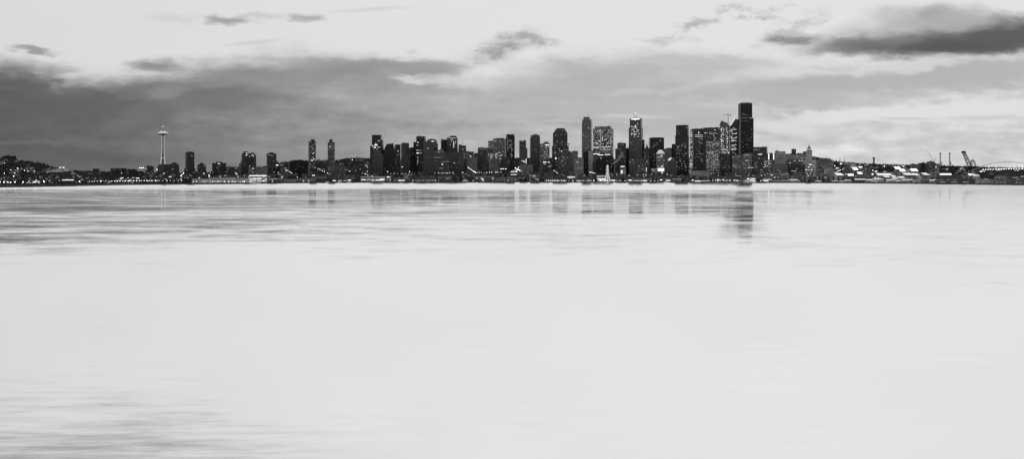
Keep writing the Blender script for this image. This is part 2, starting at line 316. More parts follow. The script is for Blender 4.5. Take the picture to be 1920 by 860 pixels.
land = MB(); cols = list(range(-900, 2901, 10)); rows = [0, 30, 60, 100, 150, 220, 300, 400, 520, 660, 820, 1000, 1200, 1400, 1600, 1800, 1900, 2000, 2200, 2600, 3400, 5000, 9000, 26000]
for c in cols:
    d = shore(c)
    for s in rows: land.v.append(tuple(P(c, d+s, ground(c, s))))
R_ = len(rows)
for i in range(len(cols)-1):
    for j in range(R_-1): land.f.append((i*R_+j, (i+1)*R_+j, (i+1)*R_+j+1, i*R_+j+1))
o = land.build('ground', mat('city_ground', .05, .95, .1, noise=.5, nscale=.02)); o['kind'] = 'structure'
q = MB()
for a, b in zip(cols, cols[1:]):
    A, B = P(a, shore(a), 0), P(b, shore(b), 0); A2, B2 = P(a, shore(a)-6, 0), P(b, shore(b)-6, 0)
    n = len(q.v); q.v += [(A2.x, A2.y, -2), (B2.x, B2.y, -2), (B2.x, B2.y, 3.6), (A2.x, A2.y, 3.6), (A.x, A.y, 3.6), (B.x, B.y, 3.6)]
    q.f += [(n, n+1, n+2, n+3), (n+3, n+2, n+5, n+4)]
o = q.build('quay', 'concd'); o['kind'] = 'structure'

# ------------------------------------------------------------------ windows
wb = MB().box(-.5, .5, -.5, .5, -.5, .5); _w = wb.build('window', 'w2'); WM = {}
for k in (1, 2, 3):
    me = _w.data.copy(); me.materials.clear(); me.materials.append(M['w%d' % k]); WM[k] = me
bpy.data.objects.remove(_w)
def window(parent, x, y, z, w, h, lev=2, rz=0):
    o = bpy.data.objects.new('window', WM[lev]); COL.objects.link(o); o.parent = parent
    o.location = (x, y, z); o.scale = (w, .3, h); o.rotation_euler = (0, 0, rz)
    return o

# ------------------------------------------------------------------ buildings
BUILT = []
def building(name, label, tiers, s, style='dark', cat='building', rot=None, ratio=.75, lit=(), roof='roofd', foot='box', pent=None, mast=None, group=None, roofpart=True, units=2):
    """tiers: (x0, x1, ytop[, topx0, topx1]) in photo pixels, widest first; s: metres behind the quay"""
    x0, x1 = tiers[0][0], tiers[0][1]; pc = (x0+x1)/2; Y = shore(pc)+s; mpp = Y/F
    if rot is None: rot = random.uniform(-.3, .3)
    if rot == 0 and foot == 'box' and all(len(q) == 3 for q in tiers) and name not in ('stone_tower', 'grain_silo'): rot = random.choice((-1, 1))*random.uniform(.1, .26)
    a = abs(rot); k = 1/(cos(a)+ratio*sin(a)) if foot == 'box' else 1
    gz = ground(pc, s)-1.5
    D = (x1-x0)*mpp*k*ratio
    c = P(pc, Y+D/2, gz); t = thing(name, label, cat, c, -atan2(c.x, c.y)+rot, group)
    Yc = Y+D/2*.6; mpp = Yc/F
    zb = 0; spans = []; body = MB(); roofm = MB()
    for i, tr in enumerate(tiers):
        a0, a1, yt = tr[:3]; lx0, lx1 = (a0-pc)*mpp*k, (a1-pc)*mpp*k; d = (lx1-lx0)*ratio if i == 0 else min(D-1.2*i, max((lx1-lx0)*ratio, D*.55))
        zt = Z(yt, Yc)-gz
        if zt <= zb+.5: zt = zb+1.5
        if len(tr) >= 5:
            tx0, tx1 = (tr[3]-pc)*mpp*k, (tr[4]-pc)*mpp*k; td = d*max(.05, (tx1-tx0)/(lx1-lx0))
            body.frus(lx0, lx1, -d/2, d/2, zb, tx0, tx1, -td/2, td/2, zt)
        elif foot == 'octo': body.octo(lx0, lx1, -d/2, d/2, zb, zt)
        elif foot == 'round': body.lathe([((lx1-lx0)/2, zb), ((lx1-lx0)/2, zt), (.01, zt)], 24, (lx0+lx1)/2, 0)
        else: body.box(lx0, lx1, -d/2, d/2, zb, zt)
        if roofpart and len(tr) < 5 and foot == 'box': roofm.box(lx0-.35, lx1+.35, -d/2-.35, d/2+.35, zt-.9, zt+.35)
        if roofpart and len(tr) < 5 and foot == 'octo': roofm.octo(lx0-.35, lx1+.35, -d/2-.35, d/2+.35, zt-.9, zt+.35)
        spans.append((zb, zt, lx0, lx1, d)); zb = zt
    body.build('wall', style, t)
    rf_ = roofm.build('roof', roof, t) if roofm.v else t
    z0, z1, lx0, lx1, d = spans[-1]
    if pent:
        for (a0, a1, yt) in pent:
            b0, b1 = (a0-pc)*mpp*k, (a1-pc)*mpp*k
            sp_ = [q for q in spans if q[2]-1 <= b0 and q[3]+1 >= b1] or [spans[-1]]
            zz = sp_[-1][1]; MB().box(b0, b1, -d*.25, d*.25, zz+.3, max(zz+1.5, Z(yt, Yc)-gz)).build('penthouse', 'mid' if roof == 'roofg' else 'dark', rf_)
    elif units and lx1-lx0 > 9:
        for _ in range(units):
            uw = random.uniform(2.5, min(7, (lx1-lx0)*.3)); ux = random.uniform(lx0+1, lx1-uw-1)
            MB().box(ux, ux+uw, -d*.2, d*.1, z1+.3, z1+random.uniform(1.6, 3.4)).build('rooftop_unit', 'concd', rf_)
    if mast:
        mx, my = mast; b0 = (mx-pc)*mpp*k; MB().bar((b0, 0, z1-1), (b0, 0, Z(my, Yc)-gz), .8, .35).build('antenna', 'metal', rf_)
    nwin = 0
    for lt in lit:
        if lt[0] == 'n':      # scattered: region, count, level
            _, a0, a1, ya, yb, n, lev = lt
            for _ in range(n):
                if nwin >= 95: break
                pxx, pyy = random.uniform(a0, a1), random.uniform(ya, yb); zz = Z(pyy, Yc)-gz; xx = (pxx-pc)*mpp*k
                zz = round(zz/3.7)*3.7; xx = round(xx/3.2)*3.2
                q = [r for r in spans if r[0] < zz < r[1]-.6 and r[2]+1.6 < xx < r[3]-1.6]
                if not q: continue
                window(t, xx, -q[0][4]/2-.05-random.random()*.03, zz, random.choice((1.9, 2.3, 4.4)), 1.8, lev if random.random() < .7 else max(1, lev-1)); nwin += 1
        else:                 # a strip: x0, x1, y, height(px), level
            _, a0, a1, yc, hp, lev = lt
            zz = Z(yc, Yc)-gz; b0, b1 = (a0-pc)*mpp*k, (a1-pc)*mpp*k
            q = [r for r in spans if r[0] < zz < r[1]+.1] or [spans[-1]]
            window(t, (b0+b1)/2, -q[0][4]/2-.12, zz, b1-b0, hp*mpp, lev); nwin += 1
    BUILT.append((x0, x1, s)); t['px'] = pc
    del t['px']
    return t, dict(pc=pc, Y=Yc, gz=gz, mpp=mpp, k=k, D=D, z1=z1, spans=spans)
B = building
n_, r_ = 'n', 'row'
# --- north shore: the left third
B('apartment_tower', 'slim dark tower standing alone right of the observation tower, two rooftop boxes', [(348, 364, 285.5)], 420, 'ribs', rot=.25, pent=[(353, 356.5, 284), (358.5, 362, 284.6)], lit=[(r_, 357.5, 359.5, 292, 1, 2)], ratio=.9)
B('apartment_block', 'round-shouldered dark block under the slim lone tower beside the bright street', [(346, 366, 316)], 330, 'dark', lit=[(n_, 347, 365, 318, 332, 5, 2)])
B('office_block', 'small dark block with a barrel roof left of the observation tower', [(273, 288, 312), (274, 287, 310.2, 278, 284)], 380, 'dark', roofpart=False, rot=0, lit=[(r_, 273.5, 275, 315.8, 1.2, 3), (n_, 274, 287, 318, 335, 5, 1)])
B('grain_silo', 'long rounded dark silo block hiding the foot of the observation tower', [(296.5, 335, 311.5), (297.5, 334, 309.5), (300, 333, 308)], 300, 'ribs', cat='silo', rot=0, foot='octo', ratio=.5, roofpart=False, lit=[(r_, 322.5, 324, 317.3, 1.1, 2), (n_, 298, 334, 318, 338, 6, 1)])
B('office_block', 'dark block with a raised rounded top right of the long silo block', [(320, 335, 307.5), (323, 331, 305.2)], 360, 'dark', rot=0)
B('silo_annex', 'pale low annex below the barrel-roofed block', [(281, 286, 326)], 180, 'pale', cat='annex')
B('silo_annex', 'pale low annex with two bays below the long silo block', [(299, 306.5, 326)], 180, 'pale', cat='annex')
B('silo_annex', 'broad pale annex at the right end of the long silo block', [(321, 329, 325.5)], 180, 'pale', cat='annex')
B('apartment_block', 'dark stepped block between the slim lone tower and the flat-topped block', [(370, 386, 309.5), (372, 383, 307.6), (375, 381, 306.2)], 380, 'dark', lit=[(r_, 382, 383, 310.5, .8, 2), (n_, 371, 385, 313, 330, 6, 1)])
B('apartment_block', 'dark broad block with an overhanging flat roof and lit rooftop room', [(398, 424, 306)], 380, 'dark', rot=.05, pent=[(405, 417, 303.5)], lit=[(r_, 408, 412, 306.8, 1.1, 3), (n_, 399, 423, 310, 328, 5, 1)])
B('office_block', 'low dark block left of the stepped twin-headed tower', [(424, 449, 313)], 340, 'dark', rot=.05, pent=[(428, 432.5, 310.5)], lit=[(r_, 429, 431, 312, 1, 2), (r_, 440, 445, 315.4, 1.5, 1), (n_, 425, 448, 318, 332, 5, 1)])
B('apartment_tower', 'stepped twin-headed tower with bright crown lights', [(449, 480, 307), (452, 480, 301), (453.5, 480, 288)], 420, 'ribs', rot=0, ratio=.6, pent=[(456, 464, 284), (471, 477, 286)],
  lit=[(n_, 454, 479, 289, 294, 7, 3), (r_, 459, 461, 286.8, 1, 3), (n_, 453, 479, 300, 316, 4, 2)])
B('apartment_block', 'low slab in front of the stepped twin-headed tower', [(466, 500, 313)], 300, 'mid', rot=0, lit=[(r_, 475, 477, 316, 1.2, 3), (n_, 468, 498, 318, 330, 6, 2)])
B('apartment_tower', 'square-shouldered tower with a small penthouse left of the lit sign block', [(500, 518, 288)], 420, 'ribs', rot=.15, pent=[(504.5, 513, 285.6)], lit=[(r_, 503, 505, 290.8, 1, 2), (r_, 508, 510, 292, 1, 2), (n_, 501, 517, 300, 320, 4, 1)])
B('apartment_block', 'narrow dark shaft leaning on the square-shouldered tower', [(518.5, 521, 301.5)], 440, 'dark', ratio=1.5)
B('sign_block', 'black block with a bright roof sign below the square-shouldered tower', [(510, 526, 311)], 300, 'black', rot=0, lit=[(r_, 516.5, 521, 309.6, 1.6, 3), (n_, 511, 525, 318, 330, 5, 3)])
B('office_block', 'wide nearly black block left of the twin apartment towers', [(540.5, 577, 303), (545, 575, 301), (552, 568, 300)], 420, 'black', rot=0, ratio=.4, mast=(550, 297.5))
B('office_block', 'mid-grey office block with two bright lamps left of the wide black block', [(526, 541, 313)], 360, 'mid', lit=[(r_, 533, 535, 315.5, 1, 2), (r_, 535, 537, 319, 1.4, 3)])
for nm, a, b, yt, p, e in (('left', 578.5, 592, 265, (583, 590, 261.2), [(n_, 580, 591, 270, 284, 8, 2), (n_, 584, 591, 284, 300, 9, 3), (r_, 581, 585, 300.8, 1.3, 3)]),
                     ('right', 614.5, 628, 267, (617.5, 624, 261.2), [(n_, 616, 627, 270, 276, 3, 3), (n_, 616, 627, 278, 296, 9, 1)])):
    B('apartment_tower', {'left': 'left one of the twin slim apartment towers, with more lit windows', 'right': 'right one of the twin slim apartment towers, with fewer lit windows'}[nm],
      [(a, b, yt)], 500, 'apart', rot=.3 if nm == 'left' else -.2, ratio=.9, pent=[p], lit=e, group='twin apartment towers')
B('office_block', 'low grey block with a fine grid front, below and right of the twin apartment towers', [(619.5, 647, 310.5)], 330, 'mid', rot=0, ratio=.4)
B('apartment_block', 'low dark block between the twin apartment towers', [(595, 613, 314)], 360, 'dark', lit=[(n_, 596, 612, 315, 324, 7, 3)])
B('apartment_block', 'pale apartment block on the wooded hill behind the leaning crane', [(667, 682, 296.6)], 1500, 'mid', rot=0, ratio=.5)
B('apartment_block', 'long grey block on the wooded hill left of the tall dark tower', [(683, 695, 297.4)], 1300, 'dark', rot=0, ratio=.5, lit=[(n_, 684, 694, 300, 312, 4, 2)])
B('office_block', 'grey hillside block below the leaning crane', [(664, 680, 311)], 420, 'dark', lit=[(n_, 665, 679, 312, 322, 5, 2)])
B('office_block', 'ribbed grey hillside block at the foot of the tall dark tower', [(681, 697, 309)], 380, 'ribs', lit=[(n_, 682, 696, 305, 322, 5, 3)])
# --- the downtown cluster
B('office_tower', 'tall dark tower with a crane behind its right shoulder, brightly lit waist', [(694, 719.5, 273.5), (697.5, 719.5, 263), (697.5, 716, 253.2)], 620, 'black', rot=0, ratio=.7,
  lit=[(r_, 698, 701, 273.7, 1.6, 3), (r_, 703, 709, 272, 1.6, 3), (r_, 702, 706, 277, 1.4, 3), (r_, 709, 715, 276, 1.2, 2), (r_, 710, 714, 264, 1.2, 2), (n_, 699, 715, 266, 284, 10, 3)])
B('stone_tower', 'pale ribbed stone tower in front of the tall dark tower', [(698.5, 718, 290), (700, 715, 285), (702, 713, 282.6)], 420, 'ribs', rot=0, ratio=.7, roof='roofg')
B('office_tower', 'nearly black tower with sloping shoulders and a narrow top', [(718.5, 740.5, 285), (718.5, 740.5, 276, 722, 739), (722, 739, 269.6, 725.5, 737)], 600, 'black', rot=0, ratio=.8, roofpart=False)
B('office_tower', 'narrow dark slab right of the sloping-shouldered black tower', [(740, 751, 271.5)], 560, 'dark', rot=0, lit=[(r_, 745, 746.5, 283.5, 1.2, 3), (r_, 744.5, 746, 290.5, 1, 2), (n_, 741, 750, 296, 308, 3, 1)])
B('office_tower', 'dark tower with rounded corners and a faint crane before it', [(752, 767, 269), ], 540, 'ribs', foot='octo', rot=0, pent=[(755, 764, 267.6)], lit=[(n_, 753, 766, 285, 306, 6, 1)])
B('office_block', 'shorter dark slab tucked right of the rounded-corner tower', [(766, 776, 277)], 620, 'dark', rot=0, lit=[(n_, 768, 775, 280, 290, 3, 1)])
B('office_tower', 'black two-step tower with lit floors and a ladder of lit windows below', [(775, 799, 266.5), (781, 799, 255.8)], 580, 'black', rot=0, ratio=.8,
  lit=[(r_, 784, 786.5, 267, 1.6, 3), (r_, 782, 786, 272.6, .9, 2), (r_, 781.5, 788, 281.8, 1, 2), (r_, 790, 793, 281.8, 1, 1), (r_, 782, 788, 287.2, 1.3, 3), (r_, 790.5, 794, 287.2, 1, 2)] +
  [(r_, 783.6, 784.8, y, .7, 2) for y in (294.5, 301, 303.4, 305.6, 308)] + [(r_, 785, 786.2, y, .8, 2) for y in (294.5, 296.5, 299, 301.4, 303.6)])
B('office_tower', 'grey concrete tower with a glowing crown behind it', [(793.5, 815, 267.5)], 500, 'ribs', rot=0, ratio=.8, lit=[(r_, 803, 804.5, 278.4, 1, 3), (n_, 801, 814, 290, 306, 3, 1)])
B('office_tower', 'tower with a glowing crown rising behind the grey concrete tower', [(798, 821, 270), (799, 819.5, 264), (802, 817, 261.4)], 640, 'dark', rot=0, ratio=.8, roof='roofg',
  lit=[(r_, 807, 812, 264.8, 1.6, 3), (n_, 800, 819, 263, 276, 12, 2)])
_, fi = B('banded_block', 'grey horizontally banded block with a sloping right shoulder', [(813, 842, 292), (813, 842, 286, 814, 836), (814, 836, 281, 820, 829)], 330, 'bands', rot=0, ratio=.6, roofpart=False, lit=[(r_, 828, 830.5, 308, 1.4, 3), (r_, 822, 824, 285.6, 1, 2), (n_, 815, 840, 290, 306, 6, 1)])
B('office_block', 'dark louvred block at the foot of the banded block', [(823, 842, 312.5)], 250, 'bands', rot=0)
B('office_tower', 'dark tower with a bright roof edge, left half of a pair', [(826.5, 838, 261.5)], 600, 'black', rot=0, roof='roofw', lit=[(r_, 828, 836, 261.7, .7, 2)])
B('office_tower', 'dark tower with a lit column down its front, right half of a pair', [(837.5, 858.5, 279), (838, 858, 258)], 560, 'ribs', rot=0, pent=[(843, 856.5, 254.6)],
  lit=[(r_, 848.5, 850.5, 271, 12, 2), (r_, 843, 856, 259, .9, 2), (r_, 840, 843, 258.8, 1, 2), (r_, 845, 847, 262.5, 2, 2), (n_, 840, 857, 260, 275, 10, 2), (r_, 852, 853.5, 269, 4, 1)])
B('office_block', 'plain ribbed block at the foot of the tower pair', [(841, 872, 285)], 420, 'ribs', rot=0, ratio=.5, lit=[(n_, 843, 870, 300, 318, 6, 1), (r_, 851.5, 853, 305.5, .9, 3)])
B('office_tower', 'narrow tower with a bright parapet and a small mast', [(859.5, 874, 271.5)], 500, 'dark', rot=0, mast=(867.5, 261), roof='roofw', lit=[(r_, 865, 873, 271.9, 1, 3), (n_, 861, 873, 274, 286, 9, 2)])
B('office_block', 'grey mid-rise right of the tower with the small mast', [(873, 889, 284.5)], 560, 'mid', rot=0, lit=[(r_, 883, 885, 293, 1.3, 3), (n_, 874, 888, 287, 296, 7, 2)])
B('office_block', 'small pale arcaded block below the grey mid-rise', [(876, 895, 296)], 400, 'mid', rot=0, roof='roofg')
B('office_block', 'low dark block far back right of the grey mid-rise', [(888, 897, 287.5)], 760, 'dark', rot=0)
B('office_tower', 'dark blocky mid-rise with a speckled roof line', [(896, 916, 277)], 520, 'dark', rot=0, roof='roofg', lit=[(n_, 897, 915, 277, 281, 6, 1)])
B('hotel_tower', 'left lower wing of the broad hotel with a comb-like roof line', [(915, 926, 264.5)], 640, 'office', rot=0, lit=[(n_, 916, 925, 266, 270, 4, 2), (n_, 916, 925, 288, 298, 8, 3)])
B('hotel_tower', 'broad grey hotel block with many lit rooms low down', [(925, 949, 260)], 600, 'brick', rot=0, pent=[(930, 945, 258.8)], lit=[(n_, 926, 948, 263, 268, 10, 2), (n_, 922, 948, 274, 284, 8, 1), (n_, 922, 948, 285, 299, 30, 3)])
B('office_tower', 'dark glass tower with a lit vertical spine right of the broad hotel', [(948.5, 965, 255), (949.5, 964, 252.2)], 500, 'black', rot=0, lit=[(n_, 955, 960, 263, 296, 24, 2), (n_, 950, 963, 262, 280, 5, 2), (r_, 950.3, 951, 270, 26, 1)])
B('office_block', 'small pale-grey block below the broad hotel', [(917, 934, 297.5)], 330, 'mid', rot=0, roof='roofg')
B('office_block', 'black box in front of the glass tower with the lit spine', [(939, 956, 295)], 340, 'black', rot=0, lit=[(n_, 940, 955, 298, 302, 2, 1)])
B('office_tower', 'slender dark tower with a white light streak at its foot', [(973.5, 986.5, 263.4)], 600, 'dark', rot=0, lit=[(r_, 975, 982, 264.6, .7, 2), (n_, 975, 986, 268, 276, 5, 1)])
B('office_block', 'mid-grey block in front of the slender dark tower', [(974, 989, 278.5)], 460, 'ribs', rot=0, lit=[(r_, 987.2, 988.2, 302, 9, 3), (r_, 978, 984, 301.5, 1.4, 2), (r_, 982, 985, 303.4, 1.2, 3)])
B('office_tower', 'ribbed tower with a pale cap left of the round-topped tower', [(993.6, 1012.6, 258), (995, 1012, 253.6)], 560, 'ribs', rot=0, roof='roofg', pent=[(1000, 1008, 251.6)], lit=[(r_, 1001, 1006, 281, .6, 1), (n_, 996, 1012, 262, 310, 9, 1)])
B('office_block', 'narrow lit slab between the pale-capped and the round-topped tower', [(1012.5, 1019, 269.8)], 620, 'office', rot=0, lit=[(n_, 1013, 1018, 272, 286, 8, 2)])
rt, ri = B('office_tower', 'round-topped tower with a lit band under its dome', [(1018, 1030.2, 271.5)], 560, 'office', rot=0, roofpart=False, units=0, lit=[(r_, 1021, 1029.5, 271.8, 1.2, 3), (r_, 1021, 1029, 274.6, 1, 2), (n_, 1019, 1029, 278, 298, 14, 2)])
MB().prism([(6.1*ri['mpp']*cos(a*pi/12), ri['z1']+6.1*ri['mpp']*sin(a*pi/12)) for a in range(13)], -ri['D']/2+.5, ri['D']/2-.5).build('vaulted_roof', 'roofg', rt)
B('office_block', 'mid-rise with two bright lit floors below the round-topped tower', [(1014, 1034, 300)], 400, 'dark', rot=0, lit=[(r_, 1017, 1020, 304, 1.8, 3), (r_, 1021, 1023.5, 304, 1.6, 3), (r_, 1027, 1030, 304, 1.4, 3), (r_, 1018, 1022, 307.5, 1, 2), (r_, 1028, 1033, 312, 3, 1)])
B('office_tower', 'broad tower with cut-off corners at its flat top', [(1035, 1066, 274), (1036.7, 1064, 250.4), (1036.7, 1064, 240.4, 1044, 1058)], 600, 'dark', rot=0, ratio=.8, roofpart=False, units=0,
  lit=[(n_, 1038, 1063, 252, 284, 16, 2), (r_, 1052, 1054, 284, 2, 3), (r_, 1041, 1043, 297, 3, 3), (n_, 1038, 1046, 284, 310, 8, 2)])
B('office_block', 'dark mid-rise pair in front of the tower with cut-off corners', [(1047, 1072, 286), (1050, 1071, 284)], 420, 'dark', rot=0, lit=[(n_, 1048, 1071, 288, 312, 14, 2)])
B('office_block', 'small grey slab right of the tower with cut-off corners', [(1072, 1083.5, 283.5)], 560, 'mid', rot=0, roof='roofg')
B('office_block', 'pale squat block left of the tall antenna tower', [(1077, 1094, 296)], 380, 'pale', rot=0, lit=[(r_, 1081, 1082.6, 304, 1.3, 3), (n_, 1078, 1093, 312, 318, 5, 2)])
B('office_tower', 'tall grey glass tower with a pale cap and antenna', [(1091, 1110.6, 229.5), (1092, 1110, 224.5), (1094, 1106.2, 219.8)], 640, 'glassy', rot=0, ratio=.85, roof='roofg', mast=(1102.3, 211.5), lit=[(n_, 1093, 1109, 228, 280, 12, 1)])
B('office_block', 'dark block at the foot of the tall antenna tower', [(1093.5, 1103.5, 285)], 480, 'black', rot=0)
B('office_block', 'pale grey slab between the antenna tower and the lit office slab', [(1103.4, 1112, 283)], 430, 'pale', rot=0, ratio=1.2)
B('office_tower', 'wide office slab with the most lit windows of all', [(1112, 1150.2, 241.6), (1115, 1146.4, 237.3)], 600, 'office', rot=0, ratio=.45, roof='roofg',
  lit=[(n_, 1113, 1149, 245, 250, 16, 3), (n_, 1113, 1126, 260, 276, 18, 3), (n_, 1130, 1149, 258, 282, 34, 3), (r_, 1112.6, 1124, 276.3, .8, 3), (r_, 1130, 1149, 276, .9, 2), (r_, 1112.6, 1125, 288.6, 1, 3), (r_, 1122, 1133, 290.6, 1.1, 3), (r_, 1136, 1147, 290, 1, 3), (r_, 1131, 1144, 281.5, .8, 2), (r_, 1126.5, 1129, 262, 40, 1)])
B('office_block', 'large black terraced block in front of the wide lit office slab', [(1112.6, 1151, 301), (1114, 1150.5, 296), (1121, 1150, 293)], 400, 'black', rot=0, ratio=.5, lit=[(n_, 1113, 1125, 294, 298, 8, 3), (n_, 1122, 1148, 300, 318, 5, 2)])
B('office_tower', 'stepped dark tower left of the pyramid-topped tower', [(1153.5, 1174, 279), (1158, 1174, 268.2)], 560, 'dark', rot=0, lit=[(r_, 1164, 1169, 271.5, .6, 1), (n_, 1156, 1173, 290, 304, 10, 2)])
B('office_block', 'dark filler block right of the stepped dark tower', [(1172, 1180.5, 278)], 620, 'black', rot=0)
pt, pi_ = B('office_tower', 'tall tower with a glowing pyramid crown', [(1179, 1205.4, 240), (1181, 1204, 222.4)], 600, 'ribs', rot=0, ratio=.85, roof='roofg', units=0,
  lit=[(r_, 1184, 1202, 223.4, 2.2, 3), (r_, 1191, 1194.5, 224.5, 2.6, 3), (r_, 1192, 1193.4, 239, 7, 3), (r_, 1195.2, 1196.2, 240.5, 6, 2), (r_, 1189, 1190, 241, 5, 2), (n_, 1184, 1202, 236, 256, 36, 3), (n_, 1182, 1203, 256, 284, 12, 1), (n_, 1194, 1202, 229, 236, 8, 2)])
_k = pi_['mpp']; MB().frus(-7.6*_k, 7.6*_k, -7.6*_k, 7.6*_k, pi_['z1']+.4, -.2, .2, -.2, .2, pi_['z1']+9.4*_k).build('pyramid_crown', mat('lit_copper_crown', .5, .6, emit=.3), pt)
MB().bar((0, 0, pi_['z1']+9*_k), (0, 0, pi_['z1']+12.5*_k), .7, .3).build('finial', 'lampd', pt)
B('office_tower', 'dark slab leaning on the right side of the pyramid-topped tower', [(1204.5, 1208.6, 262.4)], 640, 'dark', rot=0, ratio=2)
B('office_block', 'dark block with a small glass peak right of the pyramid-topped tower', [(1207.5, 1218, 278.5), (1209.5, 1216.5, 271.6, 1212.6, 1213.4)], 560, 'dark', rot=0, roofpart=False, lit=[(n_, 1208, 1217, 280, 310, 8, 1)])
B('office_block', 'black block in front of the pyramid-topped tower', [(1180, 1218, 296)], 420, 'dark', rot=0, ratio=.4, lit=[(n_, 1170, 1216, 298, 318, 22, 2)])
B('office_tower', 'flat dark box tower behind the white-domed block', [(1217, 1245, 258.4)], 560, 'black', rot=0, ratio=.7, pent=[(1221, 1241, 257.6)], lit=[(n_, 1236, 1240, 263, 265, 3, 2), (n_, 1222, 1232, 268, 276, 8, 2), (n_, 1219, 1230, 285, 310, 8, 1)])
dt, di = B('domed_block', 'white-domed stone block with brightly lit lower floors', [(1230.6, 1246.6, 288)], 400, 'mid', rot=0, units=0, roof='roofw', roofpart=False,
  lit=[(n_, 1235, 1243, 290, 292, 6, 3), (r_, 1232, 1243, 294.8, .9, 2), (r_, 1235, 1238, 300.6, .8, 2), (r_, 1246, 1246.5, 300.8, 1, 3), (n_, 1234, 1246, 309, 313, 9, 3), (r_, 1234, 1247, 318.2, 5.6, 3), (r_, 1241, 1244, 322, 1.2, 3)])
_k = di['mpp']; MB().lathe([(7.9*_k, di['z1']-1), (7.9*_k, di['z1']+1.2*_k), (6.0*_k, di['z1']+2.2*_k), (5.8*_k, di['z1']+3.4*_k), (4.6*_k, di['z1']+5.2*_k), (2.6*_k, di['z1']+6.6*_k), (.1, di['z1']+7.2*_k)], 28).build('dome', 'glow_white', dt)
B('office_block', 'pale low block left of the white-domed block', [(1220.5, 1231, 315.5)], 330, 'pale', rot=0, lit=[(n_, 1221, 1230, 317, 324, 7, 2)])
B('hillside_block', 'broad grey block on the hill behind the white-domed block', [(1245, 1264, 279), (1249, 1262, 277.6)], 900, 'mid', rot=0, ratio=.4)
B('office_tower', 'narrow black slab left of the tall black box tower', [(1259.5, 1267, 270.4)], 760, 'black', rot=0)
st, si = B('courthouse_block', 'arched grey block with a bright slanting skylight on its left shoulder', [(1250, 1269, 302), (1253.5, 1268, 295.4, 1258, 1264)], 380, 'ribs', rot=0, roofpart=False, units=0, lit=[(n_, 1247, 1250, 299, 303, 3, 3)])
_k = si['mpp']; MB().prism([((1253-si['pc'])*_k, si['spans'][0][1]-1), ((1260-si['pc'])*_k, si['spans'][0][1]+6.2*_k), ((1257-si['pc'])*_k, si['spans'][0][1]+6*_k), ((1253.6-si['pc'])*_k, si['spans'][0][1]+3.4*_k)], -si['D']/2-1, -si['D']/2+3).build('skylight', mat('glowing_skylight', .7, emit=1.0), st)
B('office_tower', 'tall black box tower with scattered lights left of the lit banded tower', [(1266.2, 1292, 254.6), (1267.6, 1291.4, 235)], 600, 'black', rot=0, ratio=.7, pent=[(1272, 1287, 234.4)],
  lit=[(n_, 1268, 1290, 268, 278, 16, 2), (n_, 1268, 1290, 280, 320, 34, 2), (n_, 1287, 1290, 237, 240, 2, 2), (n_, 1270, 1280, 248, 252, 3, 1)])
B('office_tower', 'thin brightly lit glass strip tower between two black towers', [(1293, 1300.6, 246), (1294.4, 1299.6, 242.6)], 700, 'bright', rot=0, ratio=1.2)
B('office_tower', 'dark tower wearing a double bright band near its top', [(1298.4, 1318.4, 241.6)], 640, 'dark', rot=0, ratio=.8,
  lit=[(r_, 1301.5, 1317.6, 253.6, 1, 2), (r_, 1301.5, 1317.6, 256.6, .9, 2), (r_, 1308, 1310, 249, 4, 2), (n_, 1305, 1318, 260, 270, 14, 2), (n_, 1300, 1317, 272, 304, 16, 2)])
B('office_tower', 'wide dark tower with rows of lit floors behind the speckled grey block', [(1318.2, 1350, 243), (1319, 1349.2, 239.4)], 620, 'black', rot=0, ratio=.6, roof='roofg',
  lit=[(r_, 1341, 1345, 244, 1.6, 2), (n_, 1322, 1348, 247, 252, 18, 3), (n_, 1322, 1348, 254, 264, 16, 2)])
B('office_tower', 'speckled grey block with a dark blank upper band', [(1324, 1350.4, 268.4), (1325, 1349.4, 265)], 420, 'office', rot=0, ratio=.6, roof='roofg',
  lit=[(n_, 1334, 1348, 269, 274, 8, 2), (n_, 1326, 1348, 283, 314, 60, 2)])
gt, gi = B('glass_tower', 'brightly lit glass tower with a peaked crown under the hammerhead crane', [(1349.6, 1368.4, 283), (1350, 1368, 236)], 640, 'glassy', rot=0, ratio=.8, roofpart=False, units=0,
  lit=[(n_, 1352, 1354.6, 238, 284, 34, 3), (n_, 1356, 1358.4, 240, 284, 24, 3), (n_, 1363.4, 1366.8, 240, 284, 34, 3), (n_, 1351, 1367, 280, 284, 8, 3)])
_k = gi['mpp']; MB().prism([(-9.2*_k, gi['z1']), (9.0*_k, gi['z1']), (6*_k, gi['z1']+4.5*_k), (-3.6*_k, gi['z1']+9.4*_k), (-5.6*_k, gi['z1']+9*_k)], -gi['D']/2+.3, gi['D']/2-.3).build('sloping_crown', 'glassy', gt)
B('hotel_block', 'bright podium below the brightly lit glass tower', [(1351, 1369, 283)], 520, 'office', rot=0, lit=[(n_, 1352, 1368, 284, 289, 14, 3)])
B('office_block', 'black leafy-dark block between the speckled block and the tallest tower', [(1350.6, 1372, 288.6)], 430, 'black', rot=0, lit=[(n_, 1352, 1370, 290, 316, 6, 2)])
lt_, li = B('office_tower', 'dark tower with a slanting white top beside the tallest tower', [(1368.8, 1384.6, 236)], 660, 'black', rot=0, ratio=.9, roofpart=False, units=0,
  lit=[(r_, 1372, 1383, y, 1.1, 2) for y in (243, 251, 259, 264, 272, 279)] + [(n_, 1370, 1383, 238, 300, 44, 3)])
_k = li['mpp']; MB().prism([(-7.9*_k, li['z1']), (7.9*_k, li['z1']), (7.9*_k, li['z1']+11.4*_k), (1.5*_k, li['z1']+13.6*_k)], -li['D']/2+.2, li['D']/2-.2).build('sloping_top', 'black', lt_)
